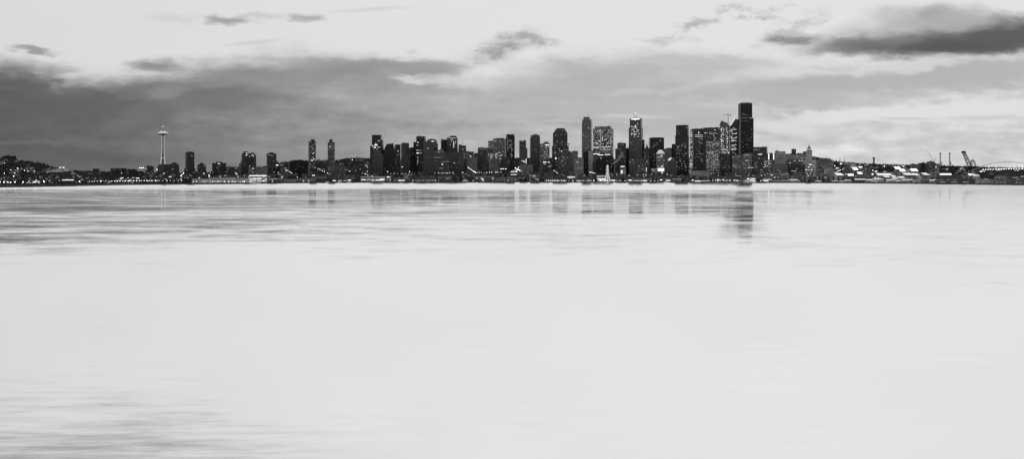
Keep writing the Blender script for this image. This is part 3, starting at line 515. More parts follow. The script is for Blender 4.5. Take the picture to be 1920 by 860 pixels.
MB().quadbox([(-8.3*_k, -li['D']/2, li['z1']+.2), (-8.3*_k, li['D']/2, li['z1']+.2), (1.2*_k, li['D']/2, li['z1']+13.8*_k), (1.2*_k, -li['D']/2, li['z1']+13.8*_k)],
             [(-5.0*_k, -li['D']/2-1.2, li['z1']+.2), (-5.0*_k, li['D']/2+1.2, li['z1']+.2), (3.4*_k, li['D']/2+1.2, li['z1']+13*_k), (3.4*_k, -li['D']/2-1.2, li['z1']+13*_k)]).build('slanting_glass', mat('emissive_slanted_glass', .6, emit=.6), lt_)  # strip is brightened by emission in its material
B('skyscraper', 'tallest tower, black with a stepped right side and pale roof edge', [(1384, 1412.4, 221.4), (1384.2, 1409.8, 193.8)], 700, 'black', cat='skyscraper', rot=0, ratio=.9, roof='roofw', pent=[(1387, 1407, 192.4)], mast=(1403.4, 190.2),
  lit=[(r_, 1404, 1412, 221.8, .9, 2), (n_, 1386, 1396, 226, 228.5, 5, 1), (n_, 1386, 1409, 248, 268, 14, 1), (n_, 1388, 1398, 214, 218, 4, 1), (n_, 1389, 1408, 270, 286, 6, 1), (n_, 1407, 1411, 240, 245, 3, 1)])
B('office_block', 'grey stone block below the tallest tower', [(1391, 1411.4, 289), (1396, 1410, 287.4)], 420, 'mid', rot=0, roof='roofg', lit=[(r_, 1396, 1407, 291, .6, 2), (r_, 1398, 1404.5, 301, 1, 2), (n_, 1393, 1410, 306, 322, 9, 2)])
B('office_block', 'grey block with lit windows left of the stone block under the tallest tower', [(1370, 1390, 291)], 440, 'mid', rot=0, lit=[(n_, 1371, 1386, 290, 295, 7, 2), (n_, 1372, 1388, 308, 315, 14, 2)])
B('office_block', 'flat-roofed grey slab immediately right of the tallest tower', [(1412.6, 1438.4, 275.8)], 620, 'bands', rot=0, ratio=.5, roof='roofg', lit=[(r_, 1422, 1430, 289.5, 1, 3), (n_, 1414, 1436, 279, 288, 6, 1)])
B('office_block', 'darker block with lit rows below the flat-roofed grey slab', [(1411, 1434, 294)], 420, 'dark', rot=0, lit=[(n_, 1412, 1433, 290, 325, 22, 2), (r_, 1400, 1412, 314.4, 1, 2)])
B('office_block', 'small block with the brightest lit rows right of the tallest tower', [(1432.5, 1447.5, 300.5)], 360, 'office', rot=0, lit=[(n_, 1433, 1447, 300, 314, 14, 3)])
B('office_block', 'dark twin-bayed block with two tall white light columns', [(1438.6, 1454.6, 287.6)], 560, 'dark', rot=0, lit=[(r_, 1441.2, 1443, 293.6, 11.6, 3), (r_, 1451, 1453, 293.6, 11.6, 3)])
B('apartment_block', 'pale square block with a raised left corner on the hill', [(1453.4, 1472.4, 284), (1453.6, 1459, 282.6)], 700, 'pale', rot=0, ratio=.6)
B('apartment_block', 'pale plain block below the square block with the raised corner', [(1452, 1474, 297)], 480, 'pale', rot=0, ratio=.5)
B('office_block', 'grey slab under the pale plain block', [(1449, 1476, 308)], 330, 'mid', rot=0, ratio=.4, lit=[(n_, 1450, 1475, 318, 326, 3, 2)])
B('hospital_block', 'dark square hilltop block with a tiny spire left of the cone-topped tower', [(1484, 1492.6, 279.6)], 1150, 'dark', rot=0, mast=(1488.2, 276.2))
B('hospital_block', 'long pale hillside block between the square blocks and the cone-topped tower', [(1472, 1512, 289.6)], 1000, 'pale', rot=0, ratio=.3, lit=[(n_, 1474, 1510, 290, 299, 12, 2)])
B('hospital_block', 'pale hillside annex left of the cone-topped tower', [(1505, 1514, 284.6)], 1100, 'mid', rot=0)
B('apartment_block', 'grey hillside terrace with a white lit gutter line', [(1474, 1508, 300)], 620, 'mid', rot=0, ratio=.35, lit=[(n_, 1490, 1507, 299, 301.5, 10, 3), (r_, 1480, 1484, 305.4, 1.2, 2)])
B('warehouse_block', 'dark long block with a deep flat eave left of the cone-topped tower', [(1471, 1507.5, 307.4)], 380, 'dark', rot=0, ratio=.4, lit=[(r_, 1492, 1494, 316.4, .9, 2), (r_, 1482, 1492, 320.4, .9, 2), (r_, 1488, 1492, 325, 1, 2)])
wt, wi = B('stone_tower', 'slender pale stone tower with a pointed cone roof', [(1506, 1530, 303), (1507, 1529, 300), (1511.8, 1522.4, 282.4)], 420, 'pale', rot=0, ratio=.7, roof='roofg', roofpart=False, units=0,
  lit=[(r_, 1517, 1522, 308.5, 1, 3), (r_, 1515.5, 1517.5, 313.4, 1, 3), (r_, 1510.5, 1512.5, 318.4, 1.4, 3), (r_, 1514, 1518, 318.4, 1, 2), (r_, 1520.5, 1522.5, 318.4, 1.3, 3), (n_, 1507, 1529, 300.5, 303, 4, 2), (n_, 1523, 1529, 304, 320, 7, 2)])
_k = wi['mpp']; _c = (1517.1-wi['pc'])*_k
MB().box(_c-4.9*_k, _c+4.9*_k, -4.9*_k, 4.9*_k, wi['z1'], wi['z1']+1.2*_k).build('balcony', 'roofd', wt)
MB().box(_c-4.0*_k, _c+4.0*_k, -4.0*_k, 4.0*_k, wi['z1']+1.2*_k, wi['z1']+3.2*_k).build('belvedere', 'glow_white', wt)
MB().frus(_c-4.2*_k, _c+4.2*_k, -4.2*_k, 4.2*_k, wi['z1']+3.2*_k, _c-.3, _c+.3, -.3, .3, wi['z1']+10.4*_k).build('cone_roof', 'roofg', wt)
MB().bar((_c, 0, wi['z1']+10*_k), (_c, 0, wi['z1']+11.6*_k), .5, .2).build('finial', 'metal', wt)
B('office_block', 'small grey block touching the right side of the cone-topped tower', [(1522, 1527.6, 294.6)], 620, 'mid', rot=0)
B('office_block', 'broad block with a thin flat roof slab right of the cone-topped tower', [(1532, 1562, 301.4), (1535, 1560, 299.4), (1540.5, 1556.5, 297)], 480, 'mid', rot=0, ratio=.5, roof='roofd', lit=[(n_, 1540, 1545, 299, 301, 4, 3), (n_, 1534, 1560, 303, 326, 6, 1)])
B('warehouse_block', 'pale box with dark vertical slots right of the cone-topped tower', [(1546, 1563.4, 316), (1550, 1556, 314.6)], 260, 'pale', rot=.25, ratio=.8, roof='roofg')
B('office_block', 'grey stub block below the broad slab-roofed block', [(1532, 1547, 315)], 330, 'mid', rot=0)
B('brick_block', 'low grey arcaded pier building below the speckled grey block', [(1294, 1331, 319.6)], 190, 'pale', rot=0, ratio=.4)
B('brick_block', 'tiled square block with a grid front below the pyramid-topped tower', [(1195, 1213, 313.6)], 260, 'mid', rot=0, lit=[(r_, 1210.6, 1212.6, 318, 8, 2), (r_, 1210, 1211.6, 328, 4, 2)])
B('brick_block', 'lit corner block with bright bays behind the steam plume', [(1163, 1173.6, 311)], 300, 'office', rot=0, lit=[(r_, 1164, 1172, 312, 1.3, 3), (r_, 1163.6, 1165, 323, 9, 2), (r_, 1166, 1167.8, 322, 6, 3), (n_, 1164, 1173, 314, 328, 10, 2)])
B('brick_block', 'low waterfront block with two lit floors below the round-topped tower', [(974, 1012, 327)], 130, 'office', rot=0, ratio=.4, lit=[(n_, 975, 1011, 329, 331, 9, 3), (n_, 978, 1016, 333, 338, 22, 2), (n_, 982, 1006, 321, 322.5, 5, 3)])
B('parking_deck', 'stacked parking deck with bright strip lights left of the two-floor waterfront block', [(957, 973, 321)], 150, 'bands', rot=0, lit=[(r_, 957.5, 972, 322, .9, 3), (r_, 958, 970, 327.4, .8, 3), (r_, 960, 972, 319.6, .6, 2)])
B('office_block', 'small grey block at the foot of the slender dark tower', [(974, 999, 309)], 300, 'mid', rot=0, roof='roofg')
B('arena_block', 'long dark terminal shed roofed flat, west of the lit glass terminal', [(122, 186, 321.5)], 500, 'dark', rot=0, ratio=.3, lit=[(n_, 125, 184, 324, 340, 6, 2)])
B('office_block', 'small dark hilltop block with a roof light left of the long ridge block', [(174.6, 187.4, 316.4)], 1500, 'dark', rot=0, lit=[(r_, 180, 181.2, 315, 1, 2)])
B('school_block', 'long flat dark block on the low ridge left of the observation tower', [(208, 236, 315.6)], 1400, 'dark', rot=0, ratio=.3, lit=[(n_, 209, 235, 317, 319, 4, 1)])
B('office_block', 'low dark block right of the long ridge block', [(238, 256, 317.4)], 1200, 'dark', rot=0)
B('office_block', 'wide low dark block with a pale lit strip right of the marina lamps', [(240, 268, 321)], 420, 'dark', rot=0, ratio=.4, lit=[(r_, 249, 260, 334, 1.4, 3)])
B('hillside_block', 'pale flat house block on the far left hill slope', [(59, 73, 322)], 900, 'mid', rot=0, ratio=.5, lit=[(n_, 60, 72, 323, 325, 3, 1)])
B('terminal_shed', 'long low terminal strip glowing with lit windows on the left shore', [(112, 138, 336)], 60, 'dark', rot=0, ratio=.3, lit=[(r_, 116, 137, 337.4, 1.2, 3), (r_, 110, 112, 338.4, 1, 2)])

# --- observation tower
def needle():
    px, Y = 305.5, shore(305)+900; m = Y/F; g = ground(305, 900); base = P(px, Y, g)
    t = thing('observation_tower', 'slender white tripod tower with a saucer top and spire', 'observation tower', base)
    z = lambda py: Z(py, Y)-g
    for i in range(3):
        a = pi/2+.35+i*2*pi/3; leg = MB()
        pr = [(11.5, 0), (8.6, z(300)), (5.2, z(285)), (4.1, z(270)), (5.0, z(256)), (7.5, z(251.6))]
        for (r0, z0), (r1, z1) in zip(pr, pr[1:]):
            for o_ in (-.16, .16):
                leg.bar((r0*cos(a+o_), r0*sin(a+o_), z0), (r1*cos(a+o_), r1*sin(a+o_), z1), 1.05, 1.05)
        leg.build('leg', 'glow_white', t)
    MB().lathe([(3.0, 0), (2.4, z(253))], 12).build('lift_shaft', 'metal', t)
    MB().lathe([(.1, z(297)-.6), (8.0, z(297)-.6), (8.6, z(296.2)), (.1, z(296))], 20).build('lower_deck', 'glow_white', t)
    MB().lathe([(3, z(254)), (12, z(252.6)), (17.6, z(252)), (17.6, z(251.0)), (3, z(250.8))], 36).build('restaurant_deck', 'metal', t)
    MB().lathe([(13, z(251)), (18.6, z(250.6)), (23.4, z(249.6)), (18, z(249)), (15.5, z(247.6)), (9.6, z(247)), (.1, z(247))], 36).build('saucer_roof', 'glow_white', t)
    MB().lathe([(9.4, z(247.1)), (8.4, z(245.6)), (.1, z(245.4))], 24).build('observation_deck', 'glow_white', t)
    MB().lathe([(6.2, z(245.4)), (5, z(244.4)), (1.4, z(243.8)), (.1, z(243.8))], 24).build('cap', 'metal', t)
    MB().bar((0, 0, z(244)), (0, 0, z(237.6)), 1.0, .5).build('spire', 'metalw', t)
    MB().lathe([(.1, z(238)), (1.3, z(237.4)), (.1, z(236.7))], 8).build('beacon', 'lampd', t)
needle()

# --- arena with a tent-like roof
def arena():
    px, Y = 115, shore(115)+1000; m = Y/F; g = ground(115, 1000); t = thing('arena', 'arena with a wide tent-like roof and glowing ridge on the left shore', 'arena', P(px, Y, g-1))
    z = lambda py: Z(py, Y)-g+1
    MB().frus(-19*m, 19*m, -45, 45, z(323), -3*m, 3*m, -8, 8, z(314.4)).build('roof', 'roofg', t)
    MB().box(-16*m, 16*m, -38, 38, 0, z(322.8)).build('wall', 'mid', t)
    for a in (-1, 1): MB().bar((a*20*m, -46, z(325)), (a*2.6*m, -8.5, z(313.8)), 1.6).build('roof_beam', 'metal', t)
    MB().box(-4.6*m, -.4*m, -9, 9, z(314.8), z(313.6)).build('ridge_light', 'w3', t); MB().box(.2*m, 3.4*m, -9, 9, z(314.6), z(313.4)).build('ridge_light', 'w3', t)
    for i in range(6): MB().box((-14+i*5.2)*m, (-12.6+i*5.2)*m, -42, -39, 0, z(323.2)).build('buttress', 'conc', t)
arena()

# --- tower cranes
def luffing(label, px, s, yb, yc, tip, back=None, m_='metal', cr=.8):
    Y = shore(px)+s; m = Y/F; g = Z(yb, Y); t = thing('tower_crane', label, 'crane', P(px, Y, g), 0)
    z = lambda py: Z(py, Y)-g
    ms = MB()
    for a, b in ((-1, -1), (1, -1), (1, 1), (-1, 1)): ms.bar((a*cr, b*cr, 0), (a*cr, b*cr, z(yc)), .3*cr)
    n = max(2, int(z(yc)/5))
    for i in range(n):
        a, b = z(yc)*i/n, z(yc)*(i+1)/n; ms.bar((-cr, -cr, a), (cr, -cr, b), .2*cr); ms.bar((cr, cr, a), (-cr, cr, b), .2*cr)
    ms.build('mast', m_, t)
    tx, ty = tip; b1 = ((tx-px)*m, 0, z(ty)); j = MB()
    for o_ in (-cr*.7, cr*.7): j.bar((0, o_, z(yc)), b1, .34*cr)
    j.bar((0, 0, z(yc)+1.8*cr), b1, .34*cr)
    for i in range(12):
        f = i/12; j.bar((b1[0]*f, cr*.7, z(yc)+(b1[2]-z(yc))*f), (b1[0]*(f+.08), -cr*.7, z(yc)+(b1[2]-z(yc))*(f+.08)), .18*cr)
    j.build('jib', m_, t)
    MB().box(-3, 3, -1.6, 1.6, z(yc)-1.2, z(yc)+1.4).build('cab', m_, t)
    if back:
        MB().bar((0, 0, z(yc)), ((back[0]-px)*m, 0, z(back[1])), .5*cr).build('counter_jib', m_, t)
        MB().box((back[0]-px)*m-1.4, (back[0]-px)*m+1.4, -1.4, 1.4, z(back[1])-2.4, z(back[1])).build('counterweight', m_, t)
luffing('thin dark crane boom rising from the wooded hill right of the twin apartment towers', 670.5, 1700, 297, 293, (672.6, 273.5))
luffing('leaning crane boom behind the right shoulder of the tall dark lit-waist tower', 717, 800, 300, 264, (723.6, 246))
luffing('faint grey crane boom in front of the rounded-corner tower', 766, 430, 318, 304, (761, 287), (768.6, 302), 'conc')
luffing('pale luffing crane with a long boom on the right beside two grey apartment blocks', 1751.6, 1000, 316, 304.6, (1738, 282), (1753.6, 297.6), 'roofg', 1.1)
def hammerhead(label, px, s, yb, yc, x0, x1, cr=1.0):
    Y = shore(px)+s; m = Y/F; g = Z(yb, Y); t = thing('tower_crane', label, 'crane', P(px, Y, g)); z = lambda py: Z(py, Y)-g
    ms = MB().bar((-cr, 0, 0), (-cr, 0, z(yc)), .45).bar((cr, 0, 0), (cr, 0, z(yc)), .45)
    for i in range(8): ms.bar((-cr, 0, z(yc)*i/8), (cr, 0, z(yc)*(i+1)/8), .3)
    ms.build('mast', 'metal', t)
    a, b = (x0-px)*m, (x1-px)*m; j = MB().bar((a, -.8, z(yc)), (b, -.8, z(yc)), .5).bar((a, .8, z(yc)), (b, .8, z(yc)), .5).bar((a*.95, 0, z(yc)+2), (b, 0, z(yc)+2), .45)
    j.build('jib', 'metal', t); MB().box(b-4, b, -1.6, 1.6, z(yc)-3.6, z(yc)+.6).build('counterweight', 'metal', t)
    MB().bar((0, 0, z(yc)), (0, 0, z(yc)+6), .6).build('tower_peak', 'metal', t); MB().box(-2.2, 1.2, -1.5, 1.5, z(yc)-3.4, z(yc)-.6).build('cab', 'metal', t)
hammerhead('hammerhead crane standing on top of the brightly lit glass tower', 1365.2, 700, 236, 215.6, 1356.4, 1371)
hammerhead('small hammerhead crane peeking out right of the tower with cut-off corners', 1066, 640, 292, 270, 1060, 1069, .6)

# --- container gantry cranes at the right
def gantry(label, px, s, boom, side):
    Y = shore(px)+s; m = Y/F; g = ground(px, s); t = thing('gantry_crane', label, 'crane', P(px, Y, g), 0, None); z = lambda py: Z(py, Y)-g
    if not side:
        b0, b1 = boom
        for a in (-1.6, 1.6):
            for b in (-7, 9): MB().bar((a*m*.9, b, 0), (a*m*.8, b, z(311.4)), 1.3).build('leg', 'metal', t)
        MB().box(-2.6*m, 3.4*m, -8, 11, z(316), z(312)).build('machinery_house', 'metal', t)
        bo = MB(); bo.bar(((b0-px)*m-1.6, -2.6, z(313)), ((b0-px)*m-1.6, -2.6, z(b1)), 1.15); bo.bar(((b0-px)*m+1.6, 2.6, z(313)), ((b0-px)*m+1.6, 2.6, z(b1)), 1.15)
        for i in range(7): f = i/6; bo.box((b0-px)*m-2, (b0-px)*m+2, -2.6, 2.6, z(312)+(z(b1)-z(312))*f-.6, z(312)+(z(b1)-z(312))*f)
        bo.build('boom', 'metal', t)
        MB().box((b0-px)*m-3.8, (b0-px)*m+3.8, -3.6, 3.6, z(b1)-1.8, z(b1)+1.2).build('boom_head', 'metal', t)
        MB().bar((1.2*m, 4, z(312)), (1.6*m, 4, z(303.6)), 1.0).bar((1.6*m, 4, z(303.6)), (4.2*m, 4, z(311)), .6).bar((1.6*m, 4, z(303.6)), (0, 4, z(302)), .5).build('a_frame', 'metal', t)
    else:
        for a in (-3.5, 10):
            for b in (-8, 9): MB().bar((a*m, b, 0), (a*m*.95, b, z(312)), 1.3).build('leg', 'metal', t)
        MB().box(-6*m, 13*m, -7, 9, z(318), z(311.6)).build('machinery_house', 'metal', t)
        bo = MB(); q0, q1, tx, ty = (-4.4*m, z(312)), (.4*m, z(312)), (boom[0]-px)*m, z(boom[1])
        for yy_ in (-4, 4):
            bo.bar((q0[0], yy_, q0[1]), (tx-2, yy_, ty), 1.25); bo.bar((q1[0]+2, yy_, q1[1]), (tx+5.6, yy_, ty-1), 1.25)
        for f in (.25, .5, .75): bo.bar((q0[0]+(tx-2-q0[0])*f, -4, q0[1]+(ty-q0[1])*f), (q1[0]+2+(tx+3.6-q1[0])*f, -4, q1[1]+(ty-q1[1])*f), .9)
        bo.build('boom', 'metal', t); MB().box(tx-3.4, tx+7.4, -5, 5, ty-6, ty+1.5).build('boom_head', 'metal', t)
        fr = MB()
        pts = [(-.2*m, z(312)), (.8*m, z(302.4)), (3*m, z(300)), (5.2*m, z(300.4)), (6.8*m, z(304)), (8.6*m, z(311.6))]
        for yy_ in (-4, 4): fr.arc([(a, yy_, b) for a, b in pts], 1.1)
        fr.bar((3*m, -4, z(300)), (2.2*m, -4, z(311)), .7); fr.bar((5.4*m, -4, z(300.4)), (12*m, -4, z(311)), .35)
        fr.build('a_frame', 'metal', t)
gantry('left dark container crane seen edge-on, boom raised straight up', 1764.4, 500, (1763, 287.4), False)
gantry('right dark container crane seen edge-on, boom raised straight up', 1782, 480, (1780.6, 287.4), False)
gantry('dark container crane seen side-on with a ladder-like leaning boom', 1820, 460, (1805.6, 284), True)

# --- stadium with the arched roof
def stadium():
    pc, s = 1892, 330; Y = shore(pc)+s; m = Y/F; g = ground(pc, s)-1; t = thing('stadium', 'large stadium with a thin arch and pale scalloped roof at the right edge', 'stadium', P(pc, Y, g), -atan2((pc-960)/F, 1)); z = lambda py: Z(py, Y)-g
    MB().octo(-58*m, 60*m, -45, 120, 0, z(321), .12).build('wall', 'dark', t)
    MB().prism([(-58*m, z(321.6)), (-44*m, z(317.6)), (-20*m, z(315.6)), (8*m, z(314.6)), (36*m, z(316)), (60*m, z(319)), (60*m, z(320.6)), (36*m, z(318.6)), (8*m, z(317.6)), (-20*m, z(318.6)), (-44*m, z(320.8)), (-58*m, z(323))], -46, 60).build('roof', 'roofg', t)
    MB().prism([(-62*m, z(318.6)), (-50*m, z(316.2)), (-48*m, z(315.4)), (-60*m, z(317.6))], -48, -44).build('canopy', 'roofw', t)
    MB().bar((-61*m, -46, 0), (-61*m, -46, z(318)), 1.2).build('pylon', 'whitew', t)
    arch = [((-60+i*6)*m, -20, z(319-15.4*max(0, 1-((-60+i*6+3)/57)**2)**.85)) for i in range(20)]
    MB().arc(arch, .7).build('arch', 'roofg', t)
    hg = MB()
    for i in range(2, 18): hg.bar(arch[i], (arch[i][0], -20, z(316)), .22)
    hg.build('hangers', 'roofg', t)
    tr = MB(); random.seed(4)
    for i in range(24): x = (-44+i*4.2)*m; q_ = abs(i-12)*.13; w_ = random.uniform(1.5, 3)*m; tr.frus(x, x+w_, -60, -49, z(317.3+q_), x+2, x+w_+2, -50, -47, z(315.5+q_))
    tr.build('roof_truss', 'roofw', t)
    for x, y in ((-44, 321), (-16, 318.2), (13, 318.8), (-29, 326), (-4, 327.4)): MB().frus((x-5)*m, (x+3)*m, -64, -50, z(y+1.4), (x-2)*m, (x+6)*m, -50, -46, z(y-.8)).build('side_roof', 'roofw', t)
stadium()

# --- banded airport-style tower, hilltop masts
def striped():
    px, s = 1638.4, 1900; Y = shore(px)+s; g = ground(px, s)-2; t = thing('water_tower', 'slender banded tower with a flat cap on the right-hand wooded ridge', 'tower', P(px, Y, g)); z = lambda py: Z(py, Y)-g
    MB().bar((0, 0, 0), (0, 0, z(297.4)), 4.6, 4.0, 14).build('shaft', 'conc', t)
    b = MB()
    for y in (299.4, 302, 304.6): b.lathe([(4.6, z(y+.5)), (4.6, z(y-.5))], 14)
    b.build('bands', 'roofd', t); MB().lathe([(4, z(297.6)), (7.4, z(297)), (7.4, z(295.2)), (.1, z(295))], 16).build('cap', 'roofd', t)
striped()
for px, y, lab in ((1575, 293.4, 'left, shorter one of the two thin masts on the right-hand ridge'), (1583.4, 290, 'right, taller one of the two thin masts on the right-hand ridge')):
    Y = shore(px)+1900; g = ground(px, 1900); t = thing('radio_mast', lab, 'mast', P(px, Y, g)); MB().bar((0, 0, 0), (0, 0, Z(y, Y)-g), 1.1, .8).build('pole', 'conc', t); MB().box(-1.6, 1.6, -1.6, 1.6, 0, 4).build('base', 'conc', t)

# --- ferris wheel seen edge-on
def wheel():
    px, s = 1139, 6; Y = shore(px)+s; m = Y/F; g = 3.4; t = thing('ferris_wheel', 'glowing ferris wheel seen edge-on at the waterfront', 'ferris wheel', P(px, Y, g)); z = lambda py: Z(py, Y)-g
    hub = z(325.4); R = z(309.4)-hub; wh = mat('wheel_lights', .8, emit=.4)
    for o_ in (-1.5, 1.5): MB().arc([(o_, R*cos(a*pi/16), hub+R*sin(a*pi/16)) for a in range(33)], .6).build('rim', wh, t)
    sp_ = MB()
    for a in range(16): sp_.bar((0, 0, hub), (1.2 if a % 2 else -1.2, R*cos(a*pi/8), hub+R*sin(a*pi/8)), .25)
    sp_.build('spokes', wh, t); MB().bar((-4.2, 0, hub), (4.2, 0, hub), 1.3).build('hub', wh, t)
    for a in (-1, 1):
        for b in (-12, 12): MB().bar((a*4, 0, hub), (a*11.5, b, 0), .8).build('leg', wh, t)
    for a in range(12):
        A = a*pi/6; MB().box(-1.7, 1.7, R*cos(A)-1.4, R*cos(A)+1.4, hub+R*sin(A)-3, hub+R*sin(A)-.4).build('gondola', 'glow_white', t)
wheel()

# --- elevated road along the waterfront
def viaduct():
    t = thing('viaduct', 'long dark elevated road running behind the piers', 'viaduct', P(1300, shore(1300)+85, 3.4)); b = Vector(t.location)
    for nm, zz in (('upper_deck', 19.5), ('lower_deck', 12.5)):
        d = MB(); pts = [P(x, shore(x)+85, 0) for x in range(985, 1661, 15)]
        for A, C in zip(pts, pts[1:]): d.quadbox([(A.x-b.x, A.y-b.y, zz), (C.x-b.x, C.y-b.y, zz), (C.x-b.x, C.y-b.y+16, zz), (A.x-b.x, A.y-b.y+16, zz)], [(A.x-b.x, A.y-b.y, zz+1.6), (C.x-b.x, C.y-b.y, zz+1.6), (C.x-b.x, C.y-b.y+16, zz+1.6), (A.x-b.x, A.y-b.y+16, zz+1.6)])
        d.build(nm, 'conc', t)
    for x in range(988, 1660, 9):
        A = P(x, shore(x)+87, 0); MB().box(A.x-b.x-1, A.x-b.x+1, A.y-b.y, A.y-b.y+12, -.5, 19.5).build('pier', 'concd', t)
viaduct()

# ------------------------------------------------------------------ pier sheds and warehouses
def shed(label, x0, x1, ytop, s, wallm='shed', roofm='roofg', lit=(), gable=1, depth=40, rot=0, cat='shed', name='pier_shed', base=0):
    pc = (x0+x1)/2; Y = shore(pc)+s; m = Y/F; g = max(3.3, ground(pc, s)-.3)+base; c = P(pc, Y+depth/2, g); t = thing(name, label, cat, c, -atan2(c.x, c.y)+rot)
    w = (x1-x0)*m/2; h = Z(ytop, Y)-g; h = max(h, 4.0); e = h*(.68 if gable == 2 else .80) if gable else h-.6
    MB().box(-w, w, -depth/2, depth/2, -1, e).build('wall', wallm, t)
    if gable == 1:   # ridge across the view: roof slope faces the water
        MB().quadbox([(-w-.6, -depth/2-.6, e), (w+.6, -depth/2-.6, e), (w+.6, depth/2+.6, e), (-w-.6, depth/2+.6, e)], [(-w-.6, -.5, h), (w+.6, -.5, h), (w+.6, .5, h), (-w-.6, .5, h)]).build('roof', roofm, t)
    elif gable == 2:  # gable end faces the water
        MB().prism([(-w-.6, e), (w+.6, e), (0, h)], -depth/2-.6, depth/2+.6).build('roof', roofm, t)
    elif gable == 3:  # single pitch rising to the back
        MB().quadbox([(-w-.6, -depth/2-.6, e-.5), (w+.6, -depth/2-.6, e-.5), (w+.6, depth/2+.6, h), (-w-.6, depth/2+.6, h)], [(-w-.6, -depth/2-.6, e), (w+.6, -depth/2-.6, e), (w+.6, depth/2+.6, h+.6), (-w-.6, depth/2+.6, h+.6)]).build('roof', roofm, t)
    else: MB().box(-w-.5, w+.5, -depth/2-.5, depth/2+.5, e, h).build('roof', roofm, t)
    for (a0, a1, lev, frac) in lit:
        b0, b1 = (a0-pc)*m, (a1-pc)*m; window(t, (b0+b1)/2, -depth/2-.05, e*frac, b1-b0, min(2.6, e*.4), lev)
    dn = max(1, int(w/12)); 
    for i in range(dn): xx = -w+(i+.5)*2*w/dn; MB().box(xx-1.8, xx+1.8, -depth/2-.18, -depth/2+.1, -.5, min(3.4, e*.7)).build('door', 'concd', t)
    return t
random.seed(5)
def strip(x0, x1, n, lev, fr=.5):
    q = (x1-x0)/n; return [(x0+i*q+q*.2, x0+i*q+q*.75, lev if random.random() < .7 else max(1, lev-1), fr) for i in range(n)]
